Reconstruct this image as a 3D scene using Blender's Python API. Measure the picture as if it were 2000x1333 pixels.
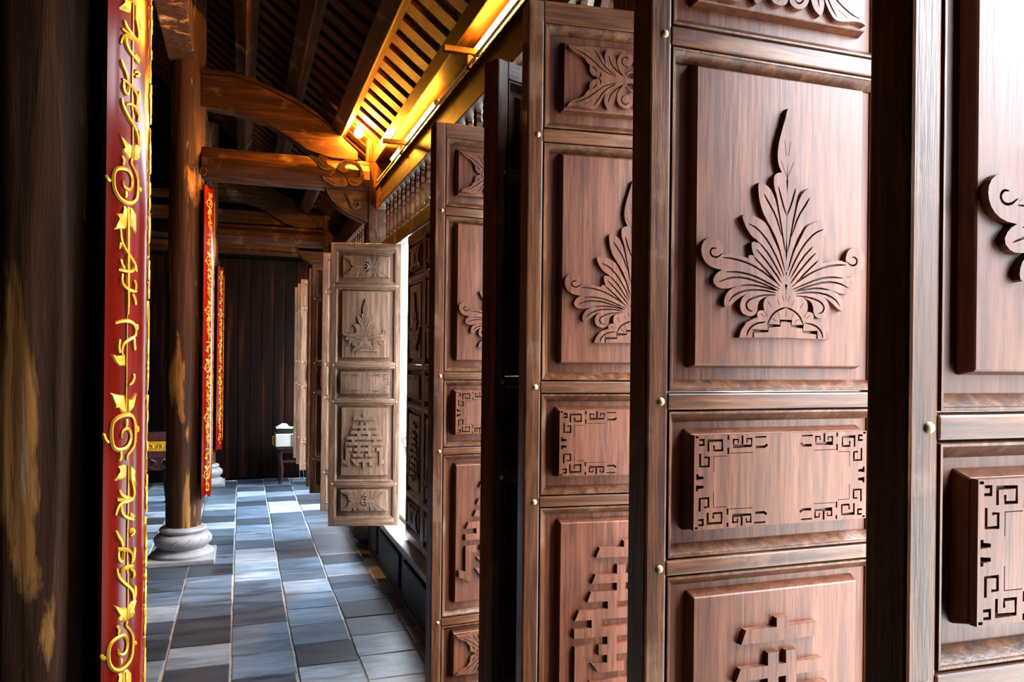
import bpy, bmesh, math, random
from mathutils import Vector, Matrix, noise, geometry

for o in list(bpy.data.objects):
    bpy.data.objects.remove(o)
SC = bpy.context.scene
COL = SC.collection
random.seed(7)
R = math.radians

# ---------------------------------------------------------------- camera, world, sun, exposure
# x = across the gallery (outwards to the court), y = along the gallery, z = up, metres
YAW, ROLL = 0.336, 0.0106
f0 = Vector((math.sin(YAW), math.cos(YAW), 0)); r0 = Vector((math.cos(YAW), -math.sin(YAW), 0)); u0 = Vector((0, 0, 1))
cr, sr = math.cos(ROLL), math.sin(ROLL)
rgt = r0 * cr + u0 * sr
upv = u0 * cr - r0 * sr
cam = bpy.data.cameras.new('camera'); camo = bpy.data.objects.new('camera', cam); COL.objects.link(camo)
cam.sensor_width = 36; cam.lens = 1513.6 * 36 / 2000; cam.shift_y = 32.9 / 2000
cam.clip_start = 0.02; cam.clip_end = 300
mw = Matrix((rgt, upv, -f0)).transposed().to_4x4(); mw.translation = (0, 0, 1.5)
camo.matrix_world = mw
SC.camera = camo

W = bpy.data.worlds.new('world'); SC.world = W; W.use_nodes = True
nt = W.node_tree; bg = nt.nodes['Background']
# overcast sky: the standard overcast luminance law, zenith three times the horizon, slightly blue
tcw = nt.nodes.new('ShaderNodeTexCoord'); sep = nt.nodes.new('ShaderNodeSeparateXYZ'); nt.links.new(tcw.outputs['Generated'], sep.inputs[0])
mxz = nt.nodes.new('ShaderNodeMath'); mxz.operation = 'MAXIMUM'; mxz.inputs[1].default_value = 0.0; nt.links.new(sep.outputs['Z'], mxz.inputs[0])
mul = nt.nodes.new('ShaderNodeMath'); mul.operation = 'MULTIPLY_ADD'; mul.inputs[1].default_value = 2.0 / 3; mul.inputs[2].default_value = 1.0 / 3; nt.links.new(mxz.outputs[0], mul.inputs[0])
stg = nt.nodes.new('ShaderNodeMath'); stg.operation = 'MULTIPLY'; stg.inputs[1].default_value = 12.0; nt.links.new(mul.outputs[0], stg.inputs[0])
bg.inputs[0].default_value = (0.80, 0.90, 1.0, 1); nt.links.new(stg.outputs[0], bg.inputs[1])

sun = bpy.data.lights.new('sun', 'SUN'); suno = bpy.data.objects.new('sun', sun); COL.objects.link(suno)
sun.energy = 2.0; sun.angle = R(25); sun.color = (1.0, 0.95, 0.88)
sd = Vector((-0.60, -0.25, 0.80)).normalized()      # towards the sun, behind the roof
suno.rotation_euler = sd.to_track_quat('Z', 'Y').to_euler(); suno.location = (-6, -3, 12)

SC.view_settings.view_transform = 'Standard'
SC.view_settings.look = 'None'
SC.view_settings.exposure = 2.3
SC.view_settings.gamma = 1.0
SC.view_settings.use_curve_mapping = False
SC.cycles.diffuse_bounces = 1
SC.cycles.glossy_bounces = 3
SC.cycles.max_bounces = 6

# ---------------------------------------------------------------- materials
def mat(name):
    m = bpy.data.materials.new(name); m.use_nodes = True
    return m, m.node_tree, m.node_tree.nodes['Principled BSDF']

def N(nt, t, **kw):
    n = nt.nodes.new(t)
    for k, v in kw.items():
        if hasattr(n, k): setattr(n, k, v)
        else: n.inputs[k].default_value = v
    return n

def ramp(nt, stops):
    r = nt.nodes.new('ShaderNodeValToRGB'); e = r.color_ramp.elements
    while len(e) > 1: e.remove(e[-1])
    e[0].position = stops[0][0]; e[0].color = (*stops[0][1], 1)
    for p, c in stops[1:]:
        x = e.new(p); x.color = (*c, 1)
    return r

def coords(nt, scale, rnd=True):
    tc = nt.nodes.new('ShaderNodeTexCoord'); mp = nt.nodes.new('ShaderNodeMapping'); mp.inputs['Scale'].default_value = scale
    if rnd:
        oi = nt.nodes.new('ShaderNodeObjectInfo'); ml = N(nt, 'ShaderNodeMath', operation='MULTIPLY'); ml.inputs[1].default_value = 37.0
        nt.links.new(oi.outputs['Random'], ml.inputs[0])
        ad = N(nt, 'ShaderNodeVectorMath', operation='ADD')
        nt.links.new(tc.outputs['Object'], ad.inputs[0]); nt.links.new(ml.outputs[0], ad.inputs[1])
        nt.links.new(ad.outputs[0], mp.inputs['Vector'])
    else:
        nt.links.new(tc.outputs['Object'], mp.inputs['Vector'])
    return mp

def wood(name, dark, mid, light, scale, rough=0.45, bump=0.12, spec=0.4, wear=None, wearscale=6.0, fine=0.8):
    dark, mid, light = (tuple(x * 0.5 for x in c) for c in (dark, mid, light)); spec *= 0.75
    m, nt, b = mat(name)
    mp = coords(nt, scale)
    n1 = N(nt, 'ShaderNodeTexNoise', Scale=1.0, Detail=6.0, Roughness=0.62, Distortion=0.6)
    nt.links.new(mp.outputs[0], n1.inputs['Vector'])
    rp = ramp(nt, [(0.28, dark), (0.52, mid), (0.74, light)])
    nt.links.new(n1.outputs['Fac'], rp.inputs[0])
    col = rp.outputs[0]
    mpf = coords(nt, tuple(x * 3.2 for x in scale)); nf = N(nt, 'ShaderNodeTexNoise', Scale=1.0, Detail=3.0, Roughness=0.7); nt.links.new(mpf.outputs[0], nf.inputs['Vector'])
    rf = ramp(nt, [(0.30, (0.42,) * 3), (0.50, (1.0,) * 3), (0.72, (1.45, 1.42, 1.36))]); nt.links.new(nf.outputs['Fac'], rf.inputs[0])
    mf = N(nt, 'ShaderNodeMix', data_type='RGBA', blend_type='MULTIPLY'); mf.inputs[0].default_value = fine
    nt.links.new(col, mf.inputs[6]); nt.links.new(rf.outputs[0], mf.inputs[7]); col = mf.outputs[2]
    tc = coords(nt, (wearscale,) * 3)
    n2 = N(nt, 'ShaderNodeTexNoise', Scale=1.0, Detail=5.0, Roughness=0.6)
    nt.links.new(tc.outputs[0], n2.inputs['Vector'])
    if wear:
        for lo, hi, c, op in wear:
            r2 = ramp(nt, [(lo, (0, 0, 0)), (hi, (op,) * 3)]); nt.links.new(n2.outputs['Fac'], r2.inputs[0])
            mx = N(nt, 'ShaderNodeMix', data_type='RGBA'); nt.links.new(r2.outputs[0], mx.inputs[0])
            nt.links.new(col, mx.inputs[6]); mx.inputs[7].default_value = (*(x * 0.5 for x in c), 1); col = mx.outputs[2]
    nt.links.new(col, b.inputs['Base Color'])
    rr = N(nt, 'ShaderNodeMapRange'); rr.inputs[3].default_value = rough - 0.1; rr.inputs[4].default_value = rough + 0.18
    nt.links.new(n2.outputs['Fac'], rr.inputs[0]); nt.links.new(rr.outputs[0], b.inputs['Roughness'])
    b.inputs['Specular IOR Level'].default_value = spec
    if bump:
        bp = N(nt, 'ShaderNodeBump', Strength=bump, Distance=0.004); nt.links.new(nf.outputs['Fac'], bp.inputs['Height']); nt.links.new(bp.outputs[0], b.inputs['Normal'])
    return m

def plain(name, c, rough=0.5, metal=0.0, var=0.0, scale=8.0, spec=0.5, bump=0.0):
    m, nt, b = mat(name)
    b.inputs['Roughness'].default_value = rough; b.inputs['Metallic'].default_value = metal; b.inputs['Specular IOR Level'].default_value = spec
    mp = coords(nt, (scale,) * 3)
    n1 = N(nt, 'ShaderNodeTexNoise', Scale=1.0, Detail=5.0, Roughness=0.6); nt.links.new(mp.outputs[0], n1.inputs['Vector'])
    lo = tuple(x * (1 - var) for x in c); hi = tuple(min(1, x * (1 + var)) for x in c)
    rp = ramp(nt, [(0.3, lo), (0.7, hi)]); nt.links.new(n1.outputs['Fac'], rp.inputs[0]); nt.links.new(rp.outputs[0], b.inputs['Base Color'])
    if bump:
        bp = N(nt, 'ShaderNodeBump', Strength=bump, Distance=0.005); nt.links.new(n1.outputs['Fac'], bp.inputs['Height']); nt.links.new(bp.outputs[0], b.inputs['Normal'])
    return m

def glow(name, c, s):
    m, nt, b = mat(name)
    b.inputs['Base Color'].default_value = (*c, 1); b.inputs['Emission Color'].default_value = (*c, 1); b.inputs['Emission Strength'].default_value = s
    return m

DW = [(0.036, 0.010, 0.004), (0.175, 0.058, 0.021), (0.38, 0.160, 0.062)]  # frame wood tinted golden: lamp light mixed into the colour
M = {}
WEAR = [(0.56, 0.70, (0.42, 0.24, 0.14), 0.55), (0.30, 0.22, (0.02, 0.010, 0.006), 0.6)]
M['door_v'] = wood('door_wood_upright', *DW, (55, 55, 3.2), 0.33, 0.16, 0.45, WEAR[:1], 9)
M['door_h'] = wood('door_wood_level', *DW, (3.2, 55, 55), 0.33, 0.16, 0.45, WEAR[:1], 9)
M['door_p'] = wood('door_wood_field', (0.10, 0.026, 0.011), (0.215, 0.064, 0.028), (0.31, 0.115, 0.055), (45, 45, 2.6), 0.36, 0.10, 0.4, None, 5)
M['door_r'] = wood('door_wood_carving', (0.12, 0.034, 0.015), (0.23, 0.073, 0.034), (0.32, 0.125, 0.065), (45, 45, 3), 0.38, 0.08, 0.4, None, 8)
WW = [(0.085, 0.040, 0.024), (0.27, 0.150, 0.095), (0.47, 0.31, 0.215)]  # paler copy of the door wood, daylight on the leaves painted into its colour
M['lit_v'] = wood('lit_wood_upright', *WW, (55, 55, 3.2), 0.36, 0.16, 0.45, WEAR[:1], 9)
M['lit_h'] = wood('lit_wood_level', *WW, (3.2, 55, 55), 0.36, 0.16, 0.45, WEAR[:1], 9)
M['lit_p'] = wood('lit_wood_field', (0.15, 0.075, 0.046), (0.29, 0.165, 0.108), (0.43, 0.275, 0.195), (45, 45, 2.6), 0.4, 0.1, 0.4, None, 5)
M['lit_r'] = wood('lit_wood_carving', (0.17, 0.088, 0.055), (0.31, 0.18, 0.12), (0.44, 0.285, 0.205), (45, 45, 3), 0.4, 0.08, 0.4, None, 8)
M['peg'] = plain('peg_wood', (0.50, 0.33, 0.18), 0.5, var=0.2)
BW = [(0.016, 0.005, 0.002), (0.056, 0.017, 0.005), (0.16, 0.060, 0.017)]
M['beam_x'] = wood('beam_wood_across', *BW, (2.0, 30, 30), 0.5, 0.25, 0.18, [(0.58, 0.72, (0.40, 0.22, 0.09), 0.6)], 4)
M['beam_y'] = wood('beam_wood_along', *BW, (30, 2.0, 30), 0.5, 0.25, 0.18, [(0.58, 0.72, (0.40, 0.22, 0.09), 0.5)], 4)
M['post_z'] = wood('post_wood', *BW, (30, 30, 2.0), 0.5, 0.25, 0.18, [(0.58, 0.72, (0.36, 0.19, 0.08), 0.5)], 4)
M['batten'] = wood('batten_wood', (0.035, 0.007, 0.002), (0.115, 0.025, 0.006), (0.22, 0.056, 0.013), (2.0, 34, 34), 0.6, 0.25, 0.25, [(0.6, 0.75, (0.03, 0.012, 0.006), 0.6)], 5)
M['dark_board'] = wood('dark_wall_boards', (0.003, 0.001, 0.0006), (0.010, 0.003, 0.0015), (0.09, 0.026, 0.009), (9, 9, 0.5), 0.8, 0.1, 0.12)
M['clay'] = plain('clay_tile', (0.09, 0.028, 0.014), 0.8, var=0.35, scale=6)
M['stone'] = plain('grey_stone', (0.24, 0.24, 0.25), 0.55, var=0.22, scale=9, bump=0.25)
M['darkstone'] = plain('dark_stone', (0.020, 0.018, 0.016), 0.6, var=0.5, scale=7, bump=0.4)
M['floor_dark'] = plain('worn_dark_floor', (0.016, 0.02, 0.022), 0.7, var=0.4, scale=3)
M['mortar'] = plain('mortar', (0.32, 0.30, 0.26), 0.85, var=0.35, scale=14)
M['gold'] = plain('gilding', (0.62, 0.34, 0.018), 0.34, metal=0.3, var=0.18, scale=40)
M['white'] = plain('off_white_paint', (0.72, 0.72, 0.66), 0.5, var=0.05)
M['grey'] = plain('grey_metal', (0.16, 0.16, 0.17), 0.4, var=0.1)
M['black'] = plain('black_plastic', (0.012, 0.012, 0.013), 0.4)
M['paper'] = plain('paper', (0.80, 0.80, 0.78), 0.8, var=0.05)
M['green'] = plain('green_paper', (0.10, 0.42, 0.12), 0.7)
M['cable'] = plain('blue_cable', (0.05, 0.16, 0.22), 0.5)
M['reddark'] = wood('reddish_dark_wood', (0.03, 0.008, 0.010), (0.10, 0.028, 0.030), (0.20, 0.07, 0.07), (25, 25, 3), 0.35, 0.1, 0.5)
M['iron'] = plain('iron', (0.10, 0.09, 0.08), 0.45, metal=0.6, var=0.2)
M['tube'] = glow('tube_light', (1.0, 0.40, 0.032), 85.0)
M['bulb'] = glow('bulb_light', (1.0, 0.37, 0.032), 1250.0)
M['sill'] = plain('pale_sill_stone', (0.42, 0.39, 0.34), 0.6, var=0.2, scale=5)
M['paving'] = plain('court_paving', (0.40, 0.38, 0.34), 0.9, var=0.12, scale=2)
M['leaf'] = plain('shrub_leaf', (0.10, 0.26, 0.04), 0.6, var=0.4)
M['petal'] = plain('pink_petal', (0.62, 0.10, 0.34), 0.6, var=0.3)
M['rooftile'] = plain('pale_roof_tile', (0.50, 0.46, 0.42), 0.8, var=0.25)
M['ochre'] = plain('ochre_beam', (0.55, 0.26, 0.06), 0.7, var=0.1)
M['brownpost'] = plain('brown_post', (0.22, 0.08, 0.04), 0.6, var=0.1)

def make_lacquer():
    m, nt, b = mat('red_lacquer')
    mp = coords(nt, (30, 30, 1.2))
    n1 = N(nt, 'ShaderNodeTexNoise', Scale=1.0, Detail=3.0); nt.links.new(mp.outputs[0], n1.inputs['Vector'])
    rp = ramp(nt, [(0.3, (0.075, 0.002, 0.001)), (0.7, (0.18, 0.006, 0.002))]); nt.links.new(n1.outputs['Fac'], rp.inputs[0])
    nt.links.new(rp.outputs[0], b.inputs['Base Color'])
    b.inputs['Roughness'].default_value = 0.2; b.inputs['Specular IOR Level'].default_value = 0.14; b.inputs['Coat Weight'].default_value = 0.08; b.inputs['Coat Roughness'].default_value = 0.12
    bp = N(nt, 'ShaderNodeBump', Strength=0.08, Distance=0.01); nt.links.new(n1.outputs['Fac'], bp.inputs['Height']); nt.links.new(bp.outputs[0], b.inputs['Normal'])
    return m
M['lacquer'] = make_lacquer()

def make_column():
    """old trunk column: dark brown with long flaking ochre and pale patches"""
    m, nt, b = mat('old_column_wood')
    mp = coords(nt, (26, 26, 1.6), False)
    n1 = N(nt, 'ShaderNodeTexNoise', Scale=1.0, Detail=7.0, Roughness=0.65, Distortion=0.8); nt.links.new(mp.outputs[0], n1.inputs['Vector'])
    rp = ramp(nt, [(0.25, (0.008, 0.003, 0.0015)), (0.5, (0.05, 0.018, 0.007)), (0.78, (0.12, 0.048, 0.018))]); nt.links.new(n1.outputs['Fac'], rp.inputs[0])
    mp2 = coords(nt, (9, 9, 1.1), False); mp2.inputs['Location'].default_value = (0, 0, 0.45)
    n2 = N(nt, 'ShaderNodeTexNoise', Scale=1.0, Detail=6.0, Roughness=0.6, Distortion=0.5); nt.links.new(mp2.outputs[0], n2.inputs['Vector'])
    r2 = ramp(nt, [(0.57, (0, 0, 0)), (0.62, (0.85,) * 3)]); nt.links.new(n2.outputs['Fac'], r2.inputs[0])
    mx = N(nt, 'ShaderNodeMix', data_type='RGBA'); nt.links.new(r2.outputs[0], mx.inputs[0]); nt.links.new(rp.outputs[0], mx.inputs[6]); mx.inputs[7].default_value = (0.42, 0.19, 0.045, 1)
    r3 = ramp(nt, [(0.665, (0, 0, 0)), (0.70, (0.8,) * 3)]); nt.links.new(n2.outputs['Fac'], r3.inputs[0])
    mx2 = N(nt, 'ShaderNodeMix', data_type='RGBA'); nt.links.new(r3.outputs[0], mx2.inputs[0]); nt.links.new(mx.outputs[2], mx2.inputs[6]); mx2.inputs[7].default_value = (0.50, 0.36, 0.28, 1)
    nt.links.new(mx2.outputs[2], b.inputs['Base Color'])
    b.inputs['Roughness'].default_value = 0.65; b.inputs['Specular IOR Level'].default_value = 0.25
    bp = N(nt, 'ShaderNodeBump', Strength=0.5, Distance=0.01); nt.links.new(n1.outputs['Fac'], bp.inputs['Height']); nt.links.new(bp.outputs[0], b.inputs['Normal'])
    return m
M['column'] = make_column()

def make_slate():
    """blue-grey stone floor tile, each tile its own tone"""
    m, nt, b = mat('slate_tile')
    oi = nt.nodes.new('ShaderNodeObjectInfo')
    rp = ramp(nt, [(0.0, (0.016, 0.024, 0.034)), (0.35, (0.036, 0.054, 0.078)), (0.7, (0.080, 0.118, 0.168)), (1.0, (0.24, 0.29, 0.345))]); nt.links.new(oi.outputs['Random'], rp.inputs[0])
    mp = coords(nt, (3.5, 13, 3.5))
    n1 = N(nt, 'ShaderNodeTexNoise', Scale=1.0, Detail=8.0, Roughness=0.68, Distortion=0.7); nt.links.new(mp.outputs[0], n1.inputs['Vector'])
    r1 = ramp(nt, [(0.32, (0.35, 0.36, 0.38)), (0.68, (1.75, 1.72, 1.68))]); nt.links.new(n1.outputs['Fac'], r1.inputs[0])
    mx = N(nt, 'ShaderNodeMix', data_type='RGBA', blend_type='MULTIPLY'); mx.inputs[0].default_value = 1.0
    nt.links.new(rp.outputs[0], mx.inputs[6]); nt.links.new(r1.outputs[0], mx.inputs[7]); nt.links.new(mx.outputs[2], b.inputs['Base Color'])
    rr = N(nt, 'ShaderNodeMapRange'); rr.inputs[3].default_value = 0.20; rr.inputs[4].default_value = 0.55
    nt.links.new(n1.outputs['Fac'], rr.inputs[0]); nt.links.new(rr.outputs[0], b.inputs['Roughness'])
    b.inputs['Specular IOR Level'].default_value = 0.6
    bp = N(nt, 'ShaderNodeBump', Strength=0.25, Distance=0.004); nt.links.new(n1.outputs['Fac'], bp.inputs['Height']); nt.links.new(bp.outputs[0], b.inputs['Normal'])
    return m
M['slate'] = make_slate()

# ---------------------------------------------------------------- mesh helpers
class G:
    def __init__(s): s.v = []; s.f = []
    def add(s, vs, fs):
        k = len(s.v); s.v += [tuple(v) for v in vs]; s.f += [tuple(i + k for i in f) for f in fs]; return s
    def hexa(s, p):      # p: 4 bottom ccw, 4 top ccw
        return s.add(p, [(3, 2, 1, 0), (4, 5, 6, 7), (0, 1, 5, 4), (1, 2, 6, 5), (2, 3, 7, 6), (3, 0, 4, 7)])
    def box(s, x0, x1, y0, y1, z0, z1):
        return s.hexa([(x0, y0, z0), (x1, y0, z0), (x1, y1, z0), (x0, y1, z0), (x0, y0, z1), (x1, y0, z1), (x1, y1, z1), (x0, y1, z1)])
    def prism(s, poly, axis, a0, a1):
        """2-D polygon (ccw in the two other axes x-y, x-z or y-z) pushed along axis"""
        def p3(q, a): return {'x': (a, q[0], q[1]), 'y': (q[0], a, q[1]), 'z': (q[0], q[1], a)}[axis]
        n = len(poly); vs = [p3(q, a0) for q in poly] + [p3(q, a1) for q in poly]
        flip = axis == 'y'
        tris = geometry.tessellate_polygon([[Vector((q[0], q[1], 0)) for q in poly]])
        A = sum(poly[i][0] * poly[(i + 1) % n][1] - poly[(i + 1) % n][0] * poly[i][1] for i in range(n))
        fs = []
        for i in range(n):
            j = (i + 1) % n; fs.append((i, j, n + j, n + i))
        for t in tris:
            a, b, c = (poly[i] for i in t)
            t = tuple(t) if ((b[0] - a[0]) * (c[1] - a[1]) - (b[1] - a[1]) * (c[0] - a[0])) * A > 0 else tuple(reversed(t))
            fs.append(tuple(reversed(t))); fs.append(tuple(i + n for i in t))
        if (A < 0) != flip: fs = [tuple(reversed(f)) for f in fs]
        return s.add(vs, fs)
    def tube(s, path, rad, n=6, cap=True):
        P = [Vector(p) for p in path]; rs = rad if isinstance(rad, (list, tuple)) else [rad] * len(P)
        rings = []; ref = None
        for i, p in enumerate(P):
            d = (P[min(i + 1, len(P) - 1)] - P[max(i - 1, 0)]).normalized()
            if ref is None: ref = Vector((0, 0, 1)) if abs(d.z) < 0.9 else Vector((1, 0, 0))
            a = (ref - d * ref.dot(d))
            if a.length < 1e-6: a = d.orthogonal()
            a.normalize(); b = d.cross(a); ref = a
            rings.append([p + (a * math.cos(2 * math.pi * k / n) + b * math.sin(2 * math.pi * k / n)) * rs[i] for k in range(n)])
        vs = [q for r in rings for q in r]; fs = []
        for i in range(len(rings) - 1):
            for k in range(n):
                fs.append((i * n + k, i * n + (k + 1) % n, (i + 1) * n + (k + 1) % n, (i + 1) * n + k))
        if cap: fs += [tuple(reversed(range(n))), tuple(range((len(rings) - 1) * n, len(rings) * n))]
        return s.add(vs, fs)
    def lathe(s, prof, n=24, c=(0, 0), jit=None):
        vs = []; fs = []
        for i, (r, z) in enumerate(prof):
            for k in range(n):
                t = 2 * math.pi * k / n; rr = r + (jit(t, z) if jit else 0)
                vs.append((c[0] + rr * math.cos(t), c[1] + rr * math.sin(t), z))
        for i in range(len(prof) - 1):
            for k in range(n): fs.append((i * n + k, i * n + (k + 1) % n, (i + 1) * n + (k + 1) % n, (i + 1) * n + k))
        fs += [tuple(reversed(range(n))), tuple(range((len(prof) - 1) * n, len(prof) * n))]
        return s.add(vs, fs)
    def mesh(s, name, m, smooth=None):
        me = bpy.data.meshes.new(name); me.from_pydata(s.v, [], s.f)
        me.materials.append(m)
        if smooth is not None:
            me.polygons.foreach_set('use_smooth', [True] * len(me.polygons)); me.set_sharp_from_angle(angle=R(smooth))
        me.update(); return me
    def build(s, name, m, parent=None, smooth=None, bevel=0, segs=2, **props):
        return link(name, s.mesh(name, m, smooth), parent, bevel, segs, **props)

def link(name, me, parent=None, bevel=0, segs=2, **props):
    o = bpy.data.objects.new(name, me); COL.objects.link(o)
    if parent is not None: o.parent = parent
    if bevel:
        b = o.modifiers.new('bevel', 'BEVEL'); b.width = bevel; b.segments = segs; b.limit_method = 'ANGLE'; b.angle_limit = R(40)
    for k, v in props.items(): o[k] = v
    return o

def thing(name, label, cat, loc=(0, 0, 0), rot=0, group=None, kind=None):
    o = bpy.data.objects.new(name, None); COL.objects.link(o); o.empty_display_size = 0.1
    o.location = loc; o.rotation_euler = (0, 0, rot); tag(o, label, cat, group, kind); return o

def tag(o, label=None, cat=None, group=None, kind=None):
    if label: o['label'] = label
    if cat: o['category'] = cat
    if group: o['group'] = group
    if kind: o['kind'] = kind
    return o

def copy_tree(o, parent=None):
    c = o.copy(); COL.objects.link(c)
    if parent is not None: c.parent = parent
    for ch in list(o.children): copy_tree(ch, c)
    return c

def winding(p, poly):
    w = 0; x, y = p; n = len(poly)
    for i in range(n):
        x0, y0 = poly[i]; x1, y1 = poly[(i + 1) % n]
        cr_ = (x1 - x0) * (y - y0) - (x - x0) * (y1 - y0)
        if y0 <= y:
            if y1 > y and cr_ > 0: w += 1
        elif y1 <= y and cr_ < 0: w -= 1
    return w

def smooth_poly(p, closed=True, it=1):
    for _ in range(it):
        q = []; n = len(p)
        rng = range(n if closed else n - 1)
        if not closed: q.append(p[0])
        for i in rng:
            a, b = p[i], p[(i + 1) % n]
            q.append((a[0] * .75 + b[0] * .25, a[1] * .75 + b[1] * .25)); q.append((a[0] * .25 + b[0] * .75, a[1] * .25 + b[1] * .75))
        if not closed: q.append(p[-1])
        p = q
    return p

def stroke(pts, w, taper=True, sm=True):
    if sm and len(pts) > 2: pts = smooth_poly(pts, False, 1)
    L = []; Rr = []; n = len(pts)
    for i, p in enumerate(pts):
        a = pts[max(i - 1, 0)]; b = pts[min(i + 1, n - 1)]
        d = Vector((b[0] - a[0], b[1] - a[1])); d = d.normalized() if d.length > 1e-9 else Vector((1, 0))
        t = i / (n - 1) if n > 1 else 0
        k = w / 2 * ((0.30 + 0.70 * min(1, 4 * min(t, 1 - t))) if taper else 1.0)
        if not taper and 0 < i < n - 1:
            d1 = Vector((p[0] - a[0], p[1] - a[1])).normalized(); c_ = max(0.5, d.dot(d1)); k /= c_
        L.append((p[0] - d.y * k, p[1] + d.x * k)); Rr.append((p[0] + d.y * k, p[1] - d.x * k))
    return L + Rr[::-1]

def relief(outs, cuts, y_base, h, flare=0.0006):
    """raised carving in the x-z plane facing -y: union of the polygons outs, minus the cut polygons; metres"""
    vs = []; es = []
    for poly in outs + cuts:
        k = len(vs); n = len(poly); vs += [Vector((p[0] + (i % 3) * 1e-7, p[1])) for i, p in enumerate(poly)]; es += [(k + i, k + (i + 1) % n) for i in range(n)]
    V, E, F, *_ = geometry.delaunay_2d_cdt(vs, es, [], 0, 1e-6)
    bbo = [(min(p[0] for p in q), max(p[0] for p in q), min(p[1] for p in q), max(p[1] for p in q), q) for q in outs]
    bbc = [(min(p[0] for p in q), max(p[0] for p in q), min(p[1] for p in q), max(p[1] for p in q), q) for q in cuts]
    def inside(c, bb):
        return any(a <= c[0] <= b and d <= c[1] <= e and winding(c, q) for a, b, d, e, q in bb)
    keep = []
    for f in F:
        a, b, c_ = (V[i] for i in f); cen = ((a.x + b.x + c_.x) / 3, (a.y + b.y + c_.y) / 3)
        if inside(cen, bbo) and not inside(cen, bbc):
            ar = (b.x - a.x) * (c_.y - a.y) - (b.y - a.y) * (c_.x - a.x)
            if abs(ar) > 1e-10: keep.append(tuple(f) if ar > 0 else tuple(reversed(f)))
    edge = {}
    for f in keep:
        for i in range(3): edge[(f[i], f[(i + 1) % 3])] = 1
    bnd = [e for e in edge if (e[1], e[0]) not in edge]
    nrm = {}
    for a, b in bnd:
        d = V[b] - V[a]; n_ = Vector((d.y, -d.x))
        if n_.length > 1e-9: n_.normalize()
        for i in (a, b): nrm[i] = nrm.get(i, Vector((0, 0))) + n_
    g = G(); used = sorted({i for f in keep for i in f}); mp = {i: k for k, i in enumerate(used)}
    top = [(V[i].x, y_base - h, V[i].y) for i in used]
    bi = sorted(nrm); mb = {i: len(used) + k for k, i in enumerate(bi)}
    bot = []
    for i in bi:
        n_ = nrm[i]; n_ = n_.normalized() * flare if n_.length > 1e-9 else n_
        bot.append((V[i].x + n_.x, y_base, V[i].y + n_.y))
    fs = [tuple(mp[i] for i in f) for f in keep] + [(mp[b], mp[a], mb[a], mb[b]) for a, b in bnd]
    return g.add(top + bot, fs)

def mir(p): return [(-x, y) for x, y in p][::-1]
def flipz(p): return [(x, -y) for x, y in p][::-1]
def mm(p, dx=0.0, dz=0.0): return [(x / 1000 + dx, y / 1000 + dz) for x, y in p]
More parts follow.
